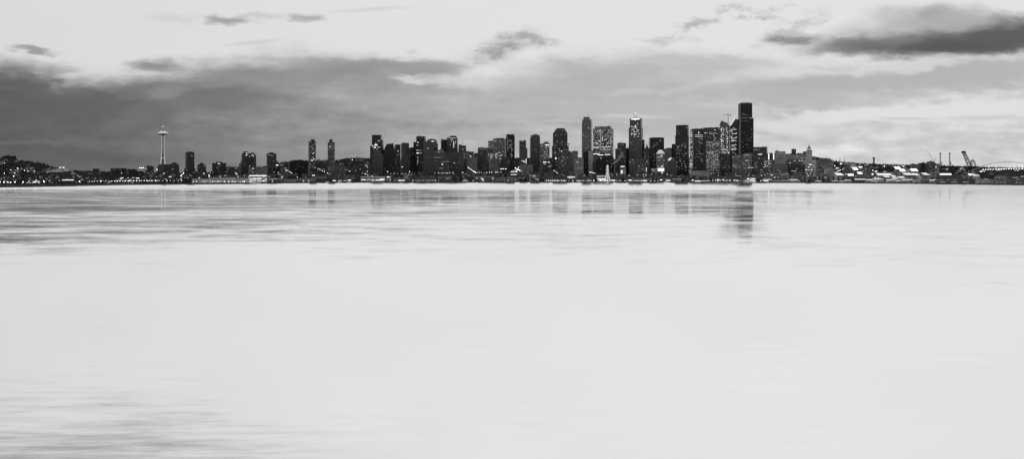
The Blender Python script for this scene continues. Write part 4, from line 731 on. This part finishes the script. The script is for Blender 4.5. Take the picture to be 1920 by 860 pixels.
SH = [
 ('long stepped cruise terminal roof, lowest left section', 361, 396, 335, 8, 'whitew', 'roofg', strip(362, 395, 12, 2, .4), 0, 40),
 ('long grey cruise terminal hall with a lit quay edge', 392, 440, 332.6, 30, 'whitew', 'roofg', strip(394, 438, 12, 2, .3), 0, 40),
 ('upper grey deck of the long cruise terminal', 404, 462, 329.6, 75, 'shed', 'roofg', strip(406, 460, 10, 1, .7), 0, 40),
 ('right end hall of the long cruise terminal, pale flat roof', 438, 466, 334.6, 10, 'whitew', 'roofg', strip(440, 464, 6, 2, .3), 0, 36),
 ('glass-fronted terminal with rows of bright lamps left of the sign block', 466, 500, 327.6, 60, 'bright', 'roofg', [(468, 499, 3, .9)]+strip(467, 499, 12, 3, .5), 0, 50),
 ('small white boat shed under the glass-fronted terminal', 490, 497, 333, 25, 'bright', 'whitew', [(491, 496, 3, .5)], 2, 20),
 ('long low dark pier shed below the sign block', 502, 530, 334.4, 20, 'shed', 'roofg', [(503, 520, 1, .9)], 0, 60),
 ('dark boat shed with faint trefoil patterned side', 530, 556, 336, 10, 'shed', 'roofd', strip(532, 554, 4, 1), 1, 40),
 ('long pier shed with zigzag truss windows', 556, 592, 334, 10, 'shed', 'roofd', strip(557, 590, 8, 1, .55), 1, 40),
 ('grey pier hall with a bright sign right of the zigzag shed', 584, 614, 327, 90, 'shed', 'roofd', [(585.5, 590.5, 3, .9)]+strip(592, 612, 4, 1, .6), 0, 50),
 ('open boat shed with three bright bays below the grid-front block', 615, 663, 332.4, 15, 'dark', 'roofg', [(624, 630, 3, .3), (634, 641, 2, .3), (644, 650, 2, .3), (652, 658, 3, .4)], 0, 45),
 ('bright market shed with glowing stalls', 677, 722, 331, 20, 'office', 'roofg', [(678, 686, 3, .5), (688, 696, 2, .6), (697, 701, 3, .4), (704, 718, 3, .4), (712, 721, 3, .6)], 1, 40),
 ('small lit kiosk hall with a square frame front', 724, 733, 329.6, 14, 'office', 'roofg', [(725, 731, 3, .8), (731, 732.4, 3, .4)], 0, 20),
 ('white-roofed pier hall below the two-step black tower', 738, 769, 334.4, 10, 'shed', 'roofw', [(748, 759, 3, .4)]+strip(738, 748, 3, 2, .4), 0, 40),
 ('plain dark pier hall right of the white-roofed pier hall', 770, 818, 331.6, 40, 'shed', 'roofd', strip(772, 816, 10, 1, .3), 0, 50),
 ('grey brick pier hall below the tower pair', 820, 848, 329, 60, 'brick', 'roofd', strip(834, 845, 3, 2, .5), 0, 50),
 ('long dark pier shed below the broad hotel', 888, 926, 330.4, 30, 'shed', 'roofd', [(903, 907, 3, .6), (903, 907, 2, .3), (905, 908, 2, .1)], 1, 45),
 ('low grey pier shed left of the two-floor waterfront block', 926, 972, 332.6, 20, 'shed', 'roofd', strip(928, 970, 6, 1, .4), 1, 45),
 ('long pier shed dotted with lamps below the tower with cut-off corners', 1020, 1064, 335.6, 6, 'shed', 'roofd', strip(1023, 1062, 11, 3, .4), 0, 40),
 ('small pavilion with a bright slanted roof left of the ferris wheel', 1064, 1078, 331, 20, 'shed', 'roofw', [(1066, 1074, 2, .9)], 3, 24),
 ('low aquarium hall with lamps left of the ferris wheel', 1078, 1112, 336, 8, 'shed', 'roofd', strip(1080, 1110, 8, 2, .4), 0, 40),
 ('bright carousel hall beside the ferris wheel', 1118, 1137, 329, 20, 'office', 'roofw', [(1119, 1136, 2, .9), (1120, 1136, 3, .45), (1122, 1135, 3, .2)], 0, 30),
 ('low pier shed right of the ferris wheel', 1144, 1166, 336, 6, 'shed', 'roofd', [(1146, 1149, 3, .7)]+strip(1150, 1164, 5, 2, .4), 1, 40),
 ('dark pier shed with a bright white corner sign', 1172, 1186, 333.6, 8, 'shed', 'roofd', [(1178, 1184, 3, .6)], 2, 40),
 ('pier shed with a line of lamps below the white-domed block', 1186, 1222, 335, 6, 'shed', 'roofd', [(1205, 1213, 3, .4)]+strip(1188, 1204, 5, 3, .4), 1, 40),
 ('gabled pier shed with a floodlit white front', 1236, 1260, 334, 5, 'shed', 'roofg', [(1237, 1242, 3, .7), (1249, 1257, 3, .5)], 2, 40),
 ('grey gabled fire station shed right of the floodlit gabled shed', 1261, 1278, 335, 5, 'mid', 'roofg', [], 1, 40),
 ('flat ferry hall with a long bright strip', 1284, 1330, 336.4, 5, 'shed', 'roofd', [(1297, 1301, 3, .7), (1303, 1314, 3, .3), (1315, 1329, 2, .4)], 0, 40),
 ('ferry dock shed with scattered lamps below the brightly lit glass tower', 1336, 1372, 334.6, 6, 'shed', 'roofd', [(1345, 1349, 3, .6), (1354, 1357, 3, .6)]+strip(1358, 1370, 4, 1, .4), 0, 40),
 ('low ferry waiting hall below the tallest tower', 1374, 1398, 336, 6, 'shed', 'roofd', [(1376, 1379, 3, .7)]+strip(1380, 1396, 4, 2, .4), 1, 40),
 ('crowded ferry terminal front full of bright lights', 1400, 1417, 333.4, 6, 'bright', 'roofd', [(1401, 1405, 3, .8), (1406, 1410, 3, .5), (1411, 1415, 3, .8), (1401, 1414, 3, .2)], 0, 34),
 ('low terminal wing with white awnings right of the crowded ferry terminal', 1430, 1446, 336, 6, 'shed', 'roofw', [(1432, 1440, 3, .5)], 1, 34),
 ('glass-sided low pier shed below the pale plain block', 1446, 1472, 337, 5, 'mid', 'roofg', strip(1448, 1470, 6, 1, .5), 0, 34),
 ('low white-roofed pier shed right of the glass-sided shed', 1466, 1482, 338, 4, 'shed', 'roofw', [], 1, 34),
]
for a in SH:
    shed(a[0], a[1], a[2], a[3], a[4], a[5], a[6], a[7], a[8], a[9])
# the white roofed warehouses of the right shore: centre x, top y, width, metres behind quay, rotation
WH = [(1488, 336.4, 18, 10, .5), (1492, 338.4, 16, 4, .5), (1534, 338.4, 12, 12, .5), (1566, 339, 14, 6, .4), (1583, 339.2, 20, 8, .5), (1590, 336.8, 14, 24, .4), (1613, 335.6, 24, 16, .2), (1630, 336.2, 16, 14, .3),
      (1646, 334, 20, 30, .5), (1640, 338, 18, 6, .5), (1650, 325, 14, 170, .4), (1664, 325.4, 16, 160, .4), (1662, 329.6, 12, 110, .4), (1676, 329, 8, 110, .4), (1690, 331, 14, 80, .5), (1678, 333.4, 12, 50, .4), (1670, 336, 18, 16, .3),
      (1685, 338, 14, 6, .4), (1702, 324.4, 18, 190, .5), (1716, 325.4, 14, 170, .5), (1735, 324.4, 12, 200, .5), (1700, 336, 22, 14, .3), (1718, 337.4, 12, 8, .3), (1752, 336.8, 20, 12, .3), (1773, 325.2, 24, 150, .05), (1822, 325, 14, 190, .3),
      (1831, 326, 12, 180, .3), (1692, 316.6, 12, 420, .4), (1714, 316.2, 14, 430, .3), (1683, 312.4, 12, 560, .4), (1603, 313.4, 10, 400, .4), (1612, 322.6, 9, 170, .3), (1595, 326, 12, 120, .1), (1573, 325, 16, 140, .6)]
ROWN = ['leftmost', 'second', 'third', 'fourth', 'fifth', 'sixth', 'seventh', 'eighth', 'ninth', 'tenth', 'eleventh', 'twelfth', 'thirteenth', 'fourteenth', 'fifteenth', 'sixteenth', 'seventeenth', 'eighteenth', 'nineteenth', 'twentieth']
front = sorted([w for w in WH if w[3] < 60]); rear = sorted([w for w in WH if w[3] >= 60])
for lst, where in ((front, 'in the front row on the right-hand quay'), (rear, 'in the rows uphill of the right-hand quay')):
    for i, (cx, yt, wd_, s, ro) in enumerate(lst):
        nm = 'leftmost' if i == 0 else ROWN[i]+' from left' if i < 20 else 'rightmost'
        shed('white-roofed warehouse, %s %s' % (nm, where), cx-wd_*.4, cx+wd_*.4, yt+random.uniform(-.3, .6), s, random.choice(('shed', 'mid', 'pale', 'whitew')), 'roofw', [(cx-2, cx+1, 2, .4)] if random.random() < .4 else [], 3, random.uniform(20, 32), ro*.8, 'warehouse', 'warehouse')
for lab, a, b, yt, s, st_, rf, ro in (
  ('pale cylinder-cornered silo shed glowing white on the right quay', 1692, 1706, 337.4, 5, 'pale', 'roofw', 0), ('second glowing white silo shed on the right quay', 1714, 1722, 337.2, 5, 'pale', 'roofw', 0),
  ('dark slatted warehouse below the two edge-on container cranes', 1758, 1800, 328, 90, 'ribs', 'roofg', 0), ('grey dockside shed below the stadium, left one', 1830, 1862, 336.6, 12, 'pale', 'roofg', 0),
  ('grey dockside shed below the stadium, right one with a dark opening', 1864, 1896, 337.6, 12, 'mid', 'roofg', 0), ('dark dockside shed at the right edge of the picture', 1898, 1925, 338, 12, 'dark', 'roofd', 0),
  ('long dark quay hall below the two edge-on container cranes', 1756, 1826, 337.4, 14, 'dark', 'roofd', 0), ('pale tall warehouse with white columns above the right quay', 1696, 1716, 328, 120, 'mid', 'roofw', 0),
  ('grey long warehouse with a flat pale roof right of the silo sheds', 1729, 1755, 328.4, 120, 'mid', 'roofg', 0)):
    shed(lab, a, b, yt, s, st_, rf, strip(a+random.uniform(1, 6), b-random.uniform(1, 9), 3, 1, .4), 0, 40, ro, 'warehouse', 'warehouse')
B('apartment_block', 'dark left one of two grey blocks by the pale luffing crane', [(1722.6, 1735.4, 305.6)], 760, 'dark', rot=.5, ratio=.8, roof='roofd')
B('apartment_block', 'right one of two grey blocks by the pale luffing crane, chamfered corners', [(1737, 1753, 304.6), (1739, 1750, 303)], 800, 'mid', rot=0, foot='octo', roof='roofd', lit=[(n_, 1739, 1752, 306, 318, 3, 1)])
B('apartment_block', 'white scaffolded block right of the pale luffing crane', [(1753, 1762, 307.4)], 900, 'pale', rot=0, lit=[(n_, 1753, 1761, 308, 317, 8, 3)])
B('apartment_block', 'low long block on the ridge left of the two grey blocks', [(1707, 1723, 307.6)], 1100, 'mid', rot=0, ratio=.4)
B('apartment_block', 'long ribbed block on the ridge right of the two thin masts', [(1583, 1603, 304.4)], 1500, 'pale', rot=0, ratio=.4, roof='roofg')
B('apartment_block', 'pale low block on the ridge right of the banded tower', [(1668, 1690, 309)], 1500, 'pale', rot=0, ratio=.3, roof='roofw')
B('apartment_block', 'grey mid-slope block below the ribbed ridge block', [(1581, 1598, 312.6)], 700, 'mid', rot=0, ratio=.5, roof='roofw', lit=[(n_, 1582, 1597, 313, 318, 3, 2)])
B('apartment_block', 'grey boxy block on the slope between the masts and the banded tower', [(1598, 1608, 316)], 500, 'pale', rot=.4, roof='roofg')
B('apartment_block', 'brick-like grey block on the slope below the banded tower', [(1620, 1634, 314.4)], 560, 'mid', rot=-.4, roof='roofg', lit=[(n_, 1621, 1633, 316, 322, 4, 2)])
B('apartment_block', 'long slope building with lit eaves left of the white warehouses', [(1566, 1600, 325)], 220, 'mid', rot=0, ratio=.4, roof='roofw', lit=[(n_, 1568, 1598, 326, 328, 12, 3)])

# ------------------------------------------------------------------ low blocks filling the foot of the city
MARK = [(0, 150, 'below the far left wooded hill'), (150, 262, 'behind the marina lamp rows'), (262, 340, 'below the observation tower'), (340, 445, 'behind the long cruise terminal'), (445, 535, 'below the stepped twin-headed tower'),
        (535, 605, 'below the wide black block'), (605, 690, 'below the grid-front block'), (690, 775, 'below the sloping-shouldered black tower'), (775, 860, 'below the banded block'), (860, 960, 'below the broad hotel'),
        (960, 1035, 'below the round-topped tower'), (1035, 1110, 'below the tower with cut-off corners'), (1110, 1180, 'behind the ferris wheel'), (1180, 1265, 'below the white-domed block'), (1265, 1350, 'below the lit banded tower'),
        (1350, 1430, 'below the tallest tower'), (1430, 1530, 'below the cone-topped tower'), (1530, 1640, 'below the two thin masts'), (1640, 1760, 'behind the white warehouses'), (1760, 1925, 'around the container cranes and stadium')]
random.seed(21)
for a, b, where in MARK:
    n = max(4, int((b-a)/14)); it = []
    for row in range(2):
        x = a+random.uniform(0, 6)+row*5
        while x < b-6:
            w_ = random.uniform(9, 22); s = (110, 215)[row]+random.uniform(0, 60)
            top_ = (329.5, 324.5)[row]+random.uniform(-2.5, 2.5)
            if a < 150 or a > 1640: top_ = (335, 330)[row]+random.uniform(-2, 2)
            if 150 <= a < 262: top_ = (334, 329)[row]+random.uniform(-2, 2)
            it.append((x, min(x+w_, b+4), top_, s, row)); x += w_+random.uniform(2, 9)
    it = [q for q in it if q[1]-q[0] > 5]
    for row in range(2):
        rr = [q for q in it if q[4] == row]
        for i, (x0, x1, yt, s, _) in enumerate(rr):
            right = a >= 1430
            stl = random.choice(('mid', 'pale', 'mid', 'brick') if right else ('dark', 'brick', 'dark', 'dark', 'bands'))
            tone = {'mid': 'grey', 'pale': 'pale', 'brick': 'brick-built', 'dark': 'dark', 'bands': 'banded'}[stl]
            o_ = 'leftmost' if i == 0 else ROWN[i]+' from left' if i < len(rr)-1 else 'rightmost'
            B('low_block', '%s low block, %s in the %s row %s' % (tone, o_, ('front', 'back')[row], where), [(x0, x1, yt)], s, stl, rot=random.uniform(-.35, .35), ratio=.6, units=1,
              roof=random.choice(('roofg', 'roofw', 'roofd')) if right else random.choice(('roofd', 'roofd', 'roofg')), lit=[(n_, x0+1, x1-1, yt+1, yt+8, random.randint(1, 7), random.choice((1, 2, 2, 3)))])

# ------------------------------------------------------------------ street lamps
lm = MB().bar((0, 0, 0), (0, 0, 9), .16, n=5).bar((0, 0, 9), (0, -1.6, 9.4), .1, n=4)
def lamp_kind(r, m_):
    t = thing('street_lamp', 'street lamp', 'street lamp', (0, 0, -50)); lm.build('pole', 'metal', t)
    MB().lathe([(.05, 8.4), (r*.8, 8.4+r*.4), (r, 8.4+r), (r*.8, 8.4+r*1.6), (.05, 8.4+2*r)], 8, 0, -1.6).build('lamp_head', m_, t); return t
LK = [lamp_kind(.7, 'lampd'), lamp_kind(.9, 'lamp'), lamp_kind(1.25, 'lamp')]; used = [False]*3
LN = []
def lamp(px, s, k, group, label, z=None):
    loc = P(px, shore(px)+s, (ground(px, s) if z is None else z)-.2)
    LN.append(1); t = copy_tree(LK[k], loc, random.uniform(-.6, .6)); t['label'] = label; t['group'] = group
def solve(px, py):
    for i in range(0, 2000, 20):
        if HY-(ground(px, i)+9-HZ)*F/(shore(px)+i) <= py: return i
    return 1900
random.seed(8)
for x in list(range(168, 186, 5))+list(range(205, 250, 5)): lamp(x+random.uniform(-.4, .4), 14, 0, 'marina lamps along the left quay', 'small lamp in the front row of marina lamps on the left quay')
for x in range(211, 300, 5): lamp(x, 75, random.choice((0, 0, 1)), 'marina lamps in the back row', 'small lamp in the back row of marina lamps on the left quay')
for x in range(236, 345, 7): lamp(x, 35, random.choice((0, 1, 1)), 'marina lamps in the middle row', 'lamp in the middle row of marina lamps below the observation tower')
for x, py, k in ((9, 306, 1), (33.5, 316, 2), (38, 315.8, 1), (42, 316, 1), (21, 319.5, 1), (28.4, 325, 1), (28, 330, 2), (12, 334.5, 2), (15, 334, 2), (1, 341.5, 2), (8.5, 347, 2), (15.5, 347, 1), (21, 347, 1), (28, 347, 2), (43.6, 347, 2), (35.6, 322, 1), (46, 320, 1), (53, 321, 1), (59, 316.6, 0),
                 (77, 331.6, 2), (79, 330.2, 2), (88.6, 330.2, 1), (83.6, 336, 1), (83.6, 342.8, 2), (81.6, 339, 1), (67, 342.6, 2), (64, 346, 1), (150, 343, 2), (166.6, 325, 2), (190, 341, 2), (148, 325.6, 1), (93.6, 315.6, 0), (64.6, 321, 1), (26, 331, 2), (30, 331, 2), (201, 339, 1), (228, 324.6, 1), (9, 325.6, 1), (90, 323, 0)):
    if py > 339: s = max(8, solve(x, py))
    else: s = solve(x, py)
    lamp(x, s, k, 'lamps scattered over the far left hill', 'lone lamp glowing on the wooded hillside at the far left')
for x, py in ((262.4, 315), (265.6, 315), (269, 315), (295, 318)): lamp(x, 420, 2, 'floodlights of a sports field', 'bright floodlight in the cluster left of the observation tower', Z(py, shore(x)+420)-9)
def street(label, group, x0, y0, x1, y1, n, k=2, s0=150, s1=420):
    for i in range(n):
        if n > 8 and random.random() < .22: continue
        f = min(1, max(0, (i+random.uniform(-.42, .42))/(n-1))); x = x0+(x1-x0)*f; s = s1+(s0-s1)*f; Y = shore(x)+s
        lamp(x+random.uniform(-.5, .5), s, random.choice((k, k, max(0, k-1))), group, label, Z(y0+(y1-y0)*f, Y)-8.6)
street('bright street lamp in the sloping street left of the slim lone tower', 'lamps of the sloping street by the slim tower', 346.6, 323, 338, 331, 9)
street('street lamp low on the bright street left of the slim lone tower', 'lamps low on the bright street', 341, 331, 346, 339, 6)
street('street lamp in the gap right of the dark stepped block', 'lamps in the gap behind the cruise terminal', 390, 323, 393, 331, 6)
street('street lamp in the gap left of the stepped twin-headed tower', 'lamps in the gap by the twin-headed tower', 442, 323, 444, 328.5, 4)
street('bright lamp in the slanting row below the tower with the small mast', 'slanting lamp row below the small mast', 877, 314, 891.5, 323.5, 10)
street('bright lamp in the level row below the broad hotel', 'level lamp row below the broad hotel', 893, 323.6, 941, 323, 15, 1, 160, 160)
street('lamp in the row under the pale-grey block below the hotel', 'lamps under the pale-grey hotel-side block', 939, 316.8, 950, 317, 5, 2, 300, 320)
street('lamp in the bright knot right of the parking deck', 'bright lamp knot by the parking deck', 966, 315, 977, 321, 8, 2, 140, 180)
street('lamp in the bright knot left of the parking deck strips', 'second bright lamp knot', 968, 321, 972, 314, 4, 2, 145, 160)
street('lamp in the sparkling cluster below the tower with cut-off corners', 'sparkling cluster below the cut-corner tower', 1038, 320, 1047, 326, 9, 1, 140, 260)
street('lamp in the small bright cluster left of the ferris wheel', 'small bright lamp cluster left of the wheel', 1106, 323, 1116, 325, 5, 2, 120, 130)
street('lamp glowing around the foot of the ferris wheel', 'lamps at the ferris wheel foot', 1114, 338.4, 1152, 338.6, 15, 2, 3, 3)
street('lamp in the dotted waterfront row between the ferris wheel and the white-domed block', 'waterfront lamps right of the wheel', 1160, 339, 1232, 339.2, 14, 1, 3, 3)
street('lamp in the dotted waterfront row below the tallest tower', 'waterfront lamps below the tallest tower', 1330, 338.4, 1440, 339, 22, 1, 3, 3)
street('lamp in the dotted waterfront row below the black two-step tower', 'waterfront lamps below the two-step tower', 772, 339, 822, 339, 10, 0, 3, 3)
street('lamp in the dotted waterfront row left of the ferris wheel', 'waterfront lamps left of the wheel', 1024, 339, 1112, 339.4, 16, 1, 3, 3)
street('lamp in the dotted row along the cruise terminal quay', 'cruise terminal quay lamps', 362, 340.6, 470, 340.8, 22, 1, 3, 3)
street('lamp in the uphill dotted row below the banded block', 'dotted lamp row below the banded block', 815, 324.4, 870, 323.6, 12, 1, 170, 180)
street('lamp in the uphill dotted row left of the black two-step tower', 'dotted lamp row left of the two-step tower', 724, 325, 772, 326.4, 10, 0, 150, 170)
street('lamp in the pair cluster under the gable of the hillside blocks', 'lamps by the market shed', 680, 325, 700, 331, 7, 1, 60, 120)
street('lamp in the sparse row below the wide black block', 'sparse lamps below the wide black block', 540, 320, 558, 332, 9, 1, 150, 330)
street('lamp in the sparse row between the twin apartment towers and the quay', 'sparse lamps below the twin towers', 592, 315, 617, 326, 8, 1, 200, 330)
street('white lamp on the sloping road at the right-hand hill', 'lamps of the sloping right-hand road', 1566, 323.4, 1579, 317.4, 6, 1, 180, 380)
for x, py in ((655.6, 320.8), (754, 313), (1186, 333.8), (1183, 335.6), (661, 300), (727, 322), (768, 322), (1473.4, 324), (1565, 311), (1636, 319.6), (1658, 312)):
    lamp(x, 120 if py > 325 else 420, 2, 'single bright lamps among the low blocks', 'single bright lamp standing among the low city blocks', Z(py, shore(x)+(120 if py > 325 else 420))-9)
for t in LK:
    for ch in list(t.children): bpy.data.objects.remove(ch)
    bpy.data.objects.remove(t)

# ------------------------------------------------------------------ trees
def crown_mesh(kind, seed):
    rnd = random.Random(seed); m = MB()
    def blob(c, r, rz_, n=5):
        bm = bmesh.new(); bmesh.ops.create_icosphere(bm, subdivisions=2, radius=1)
        k = len(m.v)
        for v in bm.verts:
            f = 1+rnd.uniform(-.22, .22); m.v.append((c[0]+v.co.x*r*f, c[1]+v.co.y*r*f, c[2]+v.co.z*rz_*f))
        for f in bm.faces:
            if rnd.random() > .12: m.f.append(tuple(k+v.index for v in f.verts))
        bm.free()
    if kind == 'conifer':
        for i in range(9):
            f = i/9; r = (1-f)*3.6+.4
            for j in range(3): a = rnd.uniform(0, 6.28); blob((cos(a)*r*.4, sin(a)*r*.4, 3+f*17), r*.75, 1.6)
    else:
        for i in range(11):
            a = rnd.uniform(0, 6.28); r = rnd.uniform(0, 4.2); blob((cos(a)*r, sin(a)*r, 7+rnd.uniform(-1.5, 5.5)-r*.4), rnd.uniform(1.8, 3.2), rnd.uniform(1.6, 2.8))
    return m
def tree_proto(kind, seed):
    t = thing('tree', 'tree', 'tree', (0, 0, -90)); m = crown_mesh(kind, seed); m.build('crown', 'leaf' if kind == 'conifer' else 'leaf2', t)
    tr = MB().bar((0, 0, -1), (0, 0, 9), .5, .2)
    for i in range(4): a = i*1.7; tr.bar((0, 0, 4+i), (2*cos(a), 2*sin(a), 7+i), .2, .08)
    tr.build('trunk', 'bark', t); return t
TP = [tree_proto('conifer', 1), tree_proto('conifer', 2), tree_proto('broad', 3), tree_proto('broad', 4), tree_proto('broad', 5)]
def plant(px, s, kind, sc, label, group):
    pr = random.choice(TP[:2] if kind == 'c' else TP[2:]); t = copy_tree(pr, P(px, shore(px)+s, ground(px, s)-.5), random.uniform(0, 6)); t.scale = (sc*random.uniform(.85, 1.2), sc*random.uniform(.85, 1.2), sc)
    t.name = 'conifer_tree' if kind == 'c' else 'broadleaf_tree'; t['label'] = label; t['group'] = group
random.seed(14)
def treeline(x0, x1, n, pc_, label, s0=1850, s1=1990, sc=(.6, 1.05)):
    for i in range(n):
        c = random.random() < pc_; k = 'c' if c else 'b'
        plant(x0+(x1-x0)*(i+random.random()*.8)/n, random.uniform(s0, s1), k, random.uniform(*sc), ('dark pointed conifer ' if c else 'dark round-headed tree ')+label, ('conifers ' if c else 'broadleaf trees ')+label)
treeline(3, 29, 16, .1, 'on the round knoll of the far left hill', 1800, 1990, (1.0, 1.35))
treeline(-4, 100, 44, .3, 'on the ridge of the far left hill', sc=(.6, 1.15))
treeline(100, 260, 30, .3, 'on the low ridge left of the observation tower', 1500, 1990, (.5, .8))
treeline(262, 500, 34, .2, 'on the low skyline behind the left-hand blocks', 1200, 1990, (.5, .8))
treeline(500, 576, 20, .3, 'on the wooded hill left of the twin apartment towers')
treeline(592, 696, 34, .4, 'on the wooded hill between the twin towers and the tall dark tower')
treeline(1063, 1095, 6, .3, 'in the sky gap left of the tall antenna tower')
treeline(1470, 1535, 22, .3, 'on the hilltop around the cone-topped tower', 1700, 1990, (.5, .85))
treeline(1555, 1710, 46, .4, 'on the ridge between the masts and the grey blocks', sc=(.55, .95))
treeline(1755, 1930, 36, .2, 'on the low ridge behind the container cranes and stadium', 1600, 1990, (.55, .95))
for i in range(110):
    x = random.uniform(245, 1640); 
    if 355 < x < 500: continue
    plant(x, random.uniform(96, 135), 'b', random.uniform(.5, .85), 'round-headed street tree between the piers and the low blocks along the waterfront', 'waterfront street trees')
# hillside woods: far off, one mass
def woods(name, ranges, n, seed, kw):
    rnd = random.Random(seed); m = MB(); pro = []
    for q in range(3):
        bm = bmesh.new(); bmesh.ops.create_icosphere(bm, subdivisions=1, radius=1)
        pro.append(([v.co.copy()*(1+rnd.uniform(-.25, .25)) for v in bm.verts], [tuple(v.index for v in f.verts) for f in bm.faces])); bm.free()
    for _ in range(n):
        x0, x1, s0, s1 = rnd.choice(ranges); px = rnd.uniform(x0, x1); s = rnd.uniform(s0, s1); c = P(px, shore(px)+s, ground(px, s)); r = rnd.uniform(3, 7.5); h = rnd.uniform(3, 8)
        vs, fs = rnd.choice(pro); k = len(m.v); m.v += [(c.x+v.x*r, c.y+v.y*r, c.z+2.5+v.z*h) for v in vs]; m.f += [tuple(k+i for i in f) for f in fs]
    o = m.build(name, 'leaf', None); o['kind'] = 'stuff'; o['label'] = kw
woods('woods', [(-200, 130, 300, 1980), (-200, 130, 300, 1980), (130, 520, 600, 1950)], 5200, 1, 'dark wooded slopes of the hill at the far left')
woods('woods', [(500, 700, 700, 1980), (860, 1110, 900, 1980)], 3200, 2, 'dark wooded slopes behind the twin apartment towers')
woods('woods', [(1440, 1560, 500, 1980), (1560, 1835, 240, 1980), (1560, 1835, 240, 1980), (1835, 2050, 900, 1980), (1700, 1830, 200, 900)], 6500, 3, 'wooded slopes behind the right-hand warehouses')

# houses on the slopes
def house_proto(rf, wl):
    t = thing('house', 'house', 'house', (0, 0, -95)); MB().box(-7, 7, -5, 5, -2, 6.5).build('wall', wl, t)
    MB().prism([(-7.6, 6.5), (7.6, 6.5), (0, 10)], -5.6, 5.6).build('roof', rf, t); MB().box(3, 4, -1, 0, 7, 10.6).build('chimney', 'conc', t)
    for x in (-3.5, 3.5): window(t, x, -5.05, 3.5, 2, 1.8, 1)
    return t
HP = [house_proto('roofw', 'whitew'), house_proto('roofg', 'mid'), house_proto('roofd', 'pale')]
random.seed(31)
def houses(n, x0, x1, s0, s1, where, ks):
    for _ in range(n):
        px, s, k = random.uniform(x0, x1), random.uniform(s0, s1), random.choice(ks)
        t = copy_tree(HP[k], P(px, shore(px)+s, ground(px, s)+2.5), random.uniform(-.9, .9)); t['label'] = 'small gabled house with a %s roof %s' % (('white', 'grey', 'dark')[k], where); t['group'] = '%s-roofed houses %s' % (('white', 'grey', 'dark')[k], where)
        q = random.uniform(.8, 1.5); t.scale = (q, q, q)
houses(60, 1564, 1700, 260, 1500, 'on the wooded slope right of the cone-topped tower', (0, 0, 1, 2))
houses(34, 1700, 1828, 240, 1400, 'on the wooded slope left of the stadium', (0, 0, 1, 2))
houses(26, 1460, 1540, 700, 1700, 'on the hilltop around the cone-topped tower', (0, 1, 2))
houses(26, 0, 110, 500, 1500, 'on the far left hillside', (2, 1))
houses(18, 500, 700, 700, 1700, 'on the wooded hill behind the twin apartment towers', (2, 1))
for t in TP+HP:
    for ch in list(t.children): bpy.data.objects.remove(ch)
    bpy.data.objects.remove(t)

# ------------------------------------------------------------------ boats
def boat(label, px, s, ln, rz, hullm='whitew', h=1.0):
    t = thing('yacht', label, 'boat', P(px, shore(px)+s, 0), rz); L2 = ln/2
    MB().quadbox([(-L2*.9, -1.6*h, -.5), (L2*.7, -1.3*h, -.5), (L2*.8, 0, -.5), (L2*.7, 1.3*h, -.5), (-L2*.9, 1.6*h, -.5)], [(-L2, -2.4*h, 2*h), (L2*.75, -2.0*h, 2.3*h), (L2, 0, 2.6*h), (L2*.75, 2.0*h, 2.3*h), (-L2, 2.4*h, 2*h)]).build('hull', hullm, t)
    MB().frus(-L2*.7, L2*.45, -1.8*h, 1.8*h, 2*h, -L2*.6, L2*.2, -1.4*h, 1.4*h, 4.4*h).build('cabin', 'whitew', t)
    MB().frus(-L2*.45, L2*.1, -1.2*h, 1.2*h, 4.4*h, -L2*.4, 0, -1*h, 1*h, 6*h).build('bridge', 'whitew', t)
    window(t, -L2*.15, -1.75*h, 3.2*h, L2*.8, .8*h, 2); MB().bar((-L2*.1, 0, 6*h), (-L2*.1, 0, 11*h), .2, .1).build('mast', 'metalw', t)
boat('large white yacht moored at the glass-fronted terminal', 478, -14, 44, .2, h=1.3)
boat('white motor boat by the bright quay below the floodlit gabled shed', 1249, -14, 26, .1)
boat('dark round-bellied ship moored below the tower with the small mast', 874, -16, 46, 0, 'hull', 1.9)
boat('white motor boat at the left end of the open boat shed', 614, -12, 22, .2)
boat('white sailing boat at the open boat shed, second bay', 637, -12, 24, .1)
boat('white boat at the right end of the open boat shed', 655, -12, 24, .3)
boat('white ferry boat moored below the crowded ferry terminal', 1408, -18, 60, .05, h=1.6)

# ------------------------------------------------------------------ steam plumes
def steam(px, s, pts, label, dens):
    Y = shore(px)+s; m = MB(); rnd = random.Random(3)
    for (a, ya, ra), (b, yb, rb) in zip(pts, pts[1:]):
        m.bar(P(a, Y, Z(ya, Y)), P(b, Y, Z(yb, Y)), ra, rb, 12)
    mm = bpy.data.materials.new('steam'); mm.use_nodes = True; t = mm.node_tree; t.nodes.clear()
    v = N(t, 'ShaderNodeVolumePrincipled'); v.inputs['Color'].default_value = (1, 1, 1, 1)
    tc_ = N(t, 'ShaderNodeTexCoord'); n = N(t, 'ShaderNodeTexNoise'); n.inputs['Scale'].default_value = .09; n.inputs['Detail'].default_value = 4; t.links.new(tc_.outputs['Object'], n.inputs['Vector'])
    t.links.new(MAPR(t, n.outputs[0], .38, .65, 0, dens), v.inputs['Density'])
    oo = N(t, 'ShaderNodeOutputMaterial'); t.links.new(v.outputs[0], oo.inputs['Volume'])
    o = m.build('steam', mm); o['kind'] = 'stuff'; o['label'] = label
steam(1156, 180, [(1146.6, 309, 2), (1152, 304.6, 5), (1159, 300, 6), (1163, 294, 7), (1166, 288.6, 8), (1167, 285, 3)], 'pale slanting steam plume before the stepped dark tower', .12)
print('LAMPS', len(LN), 'OBJECTS', len(bpy.data.objects))
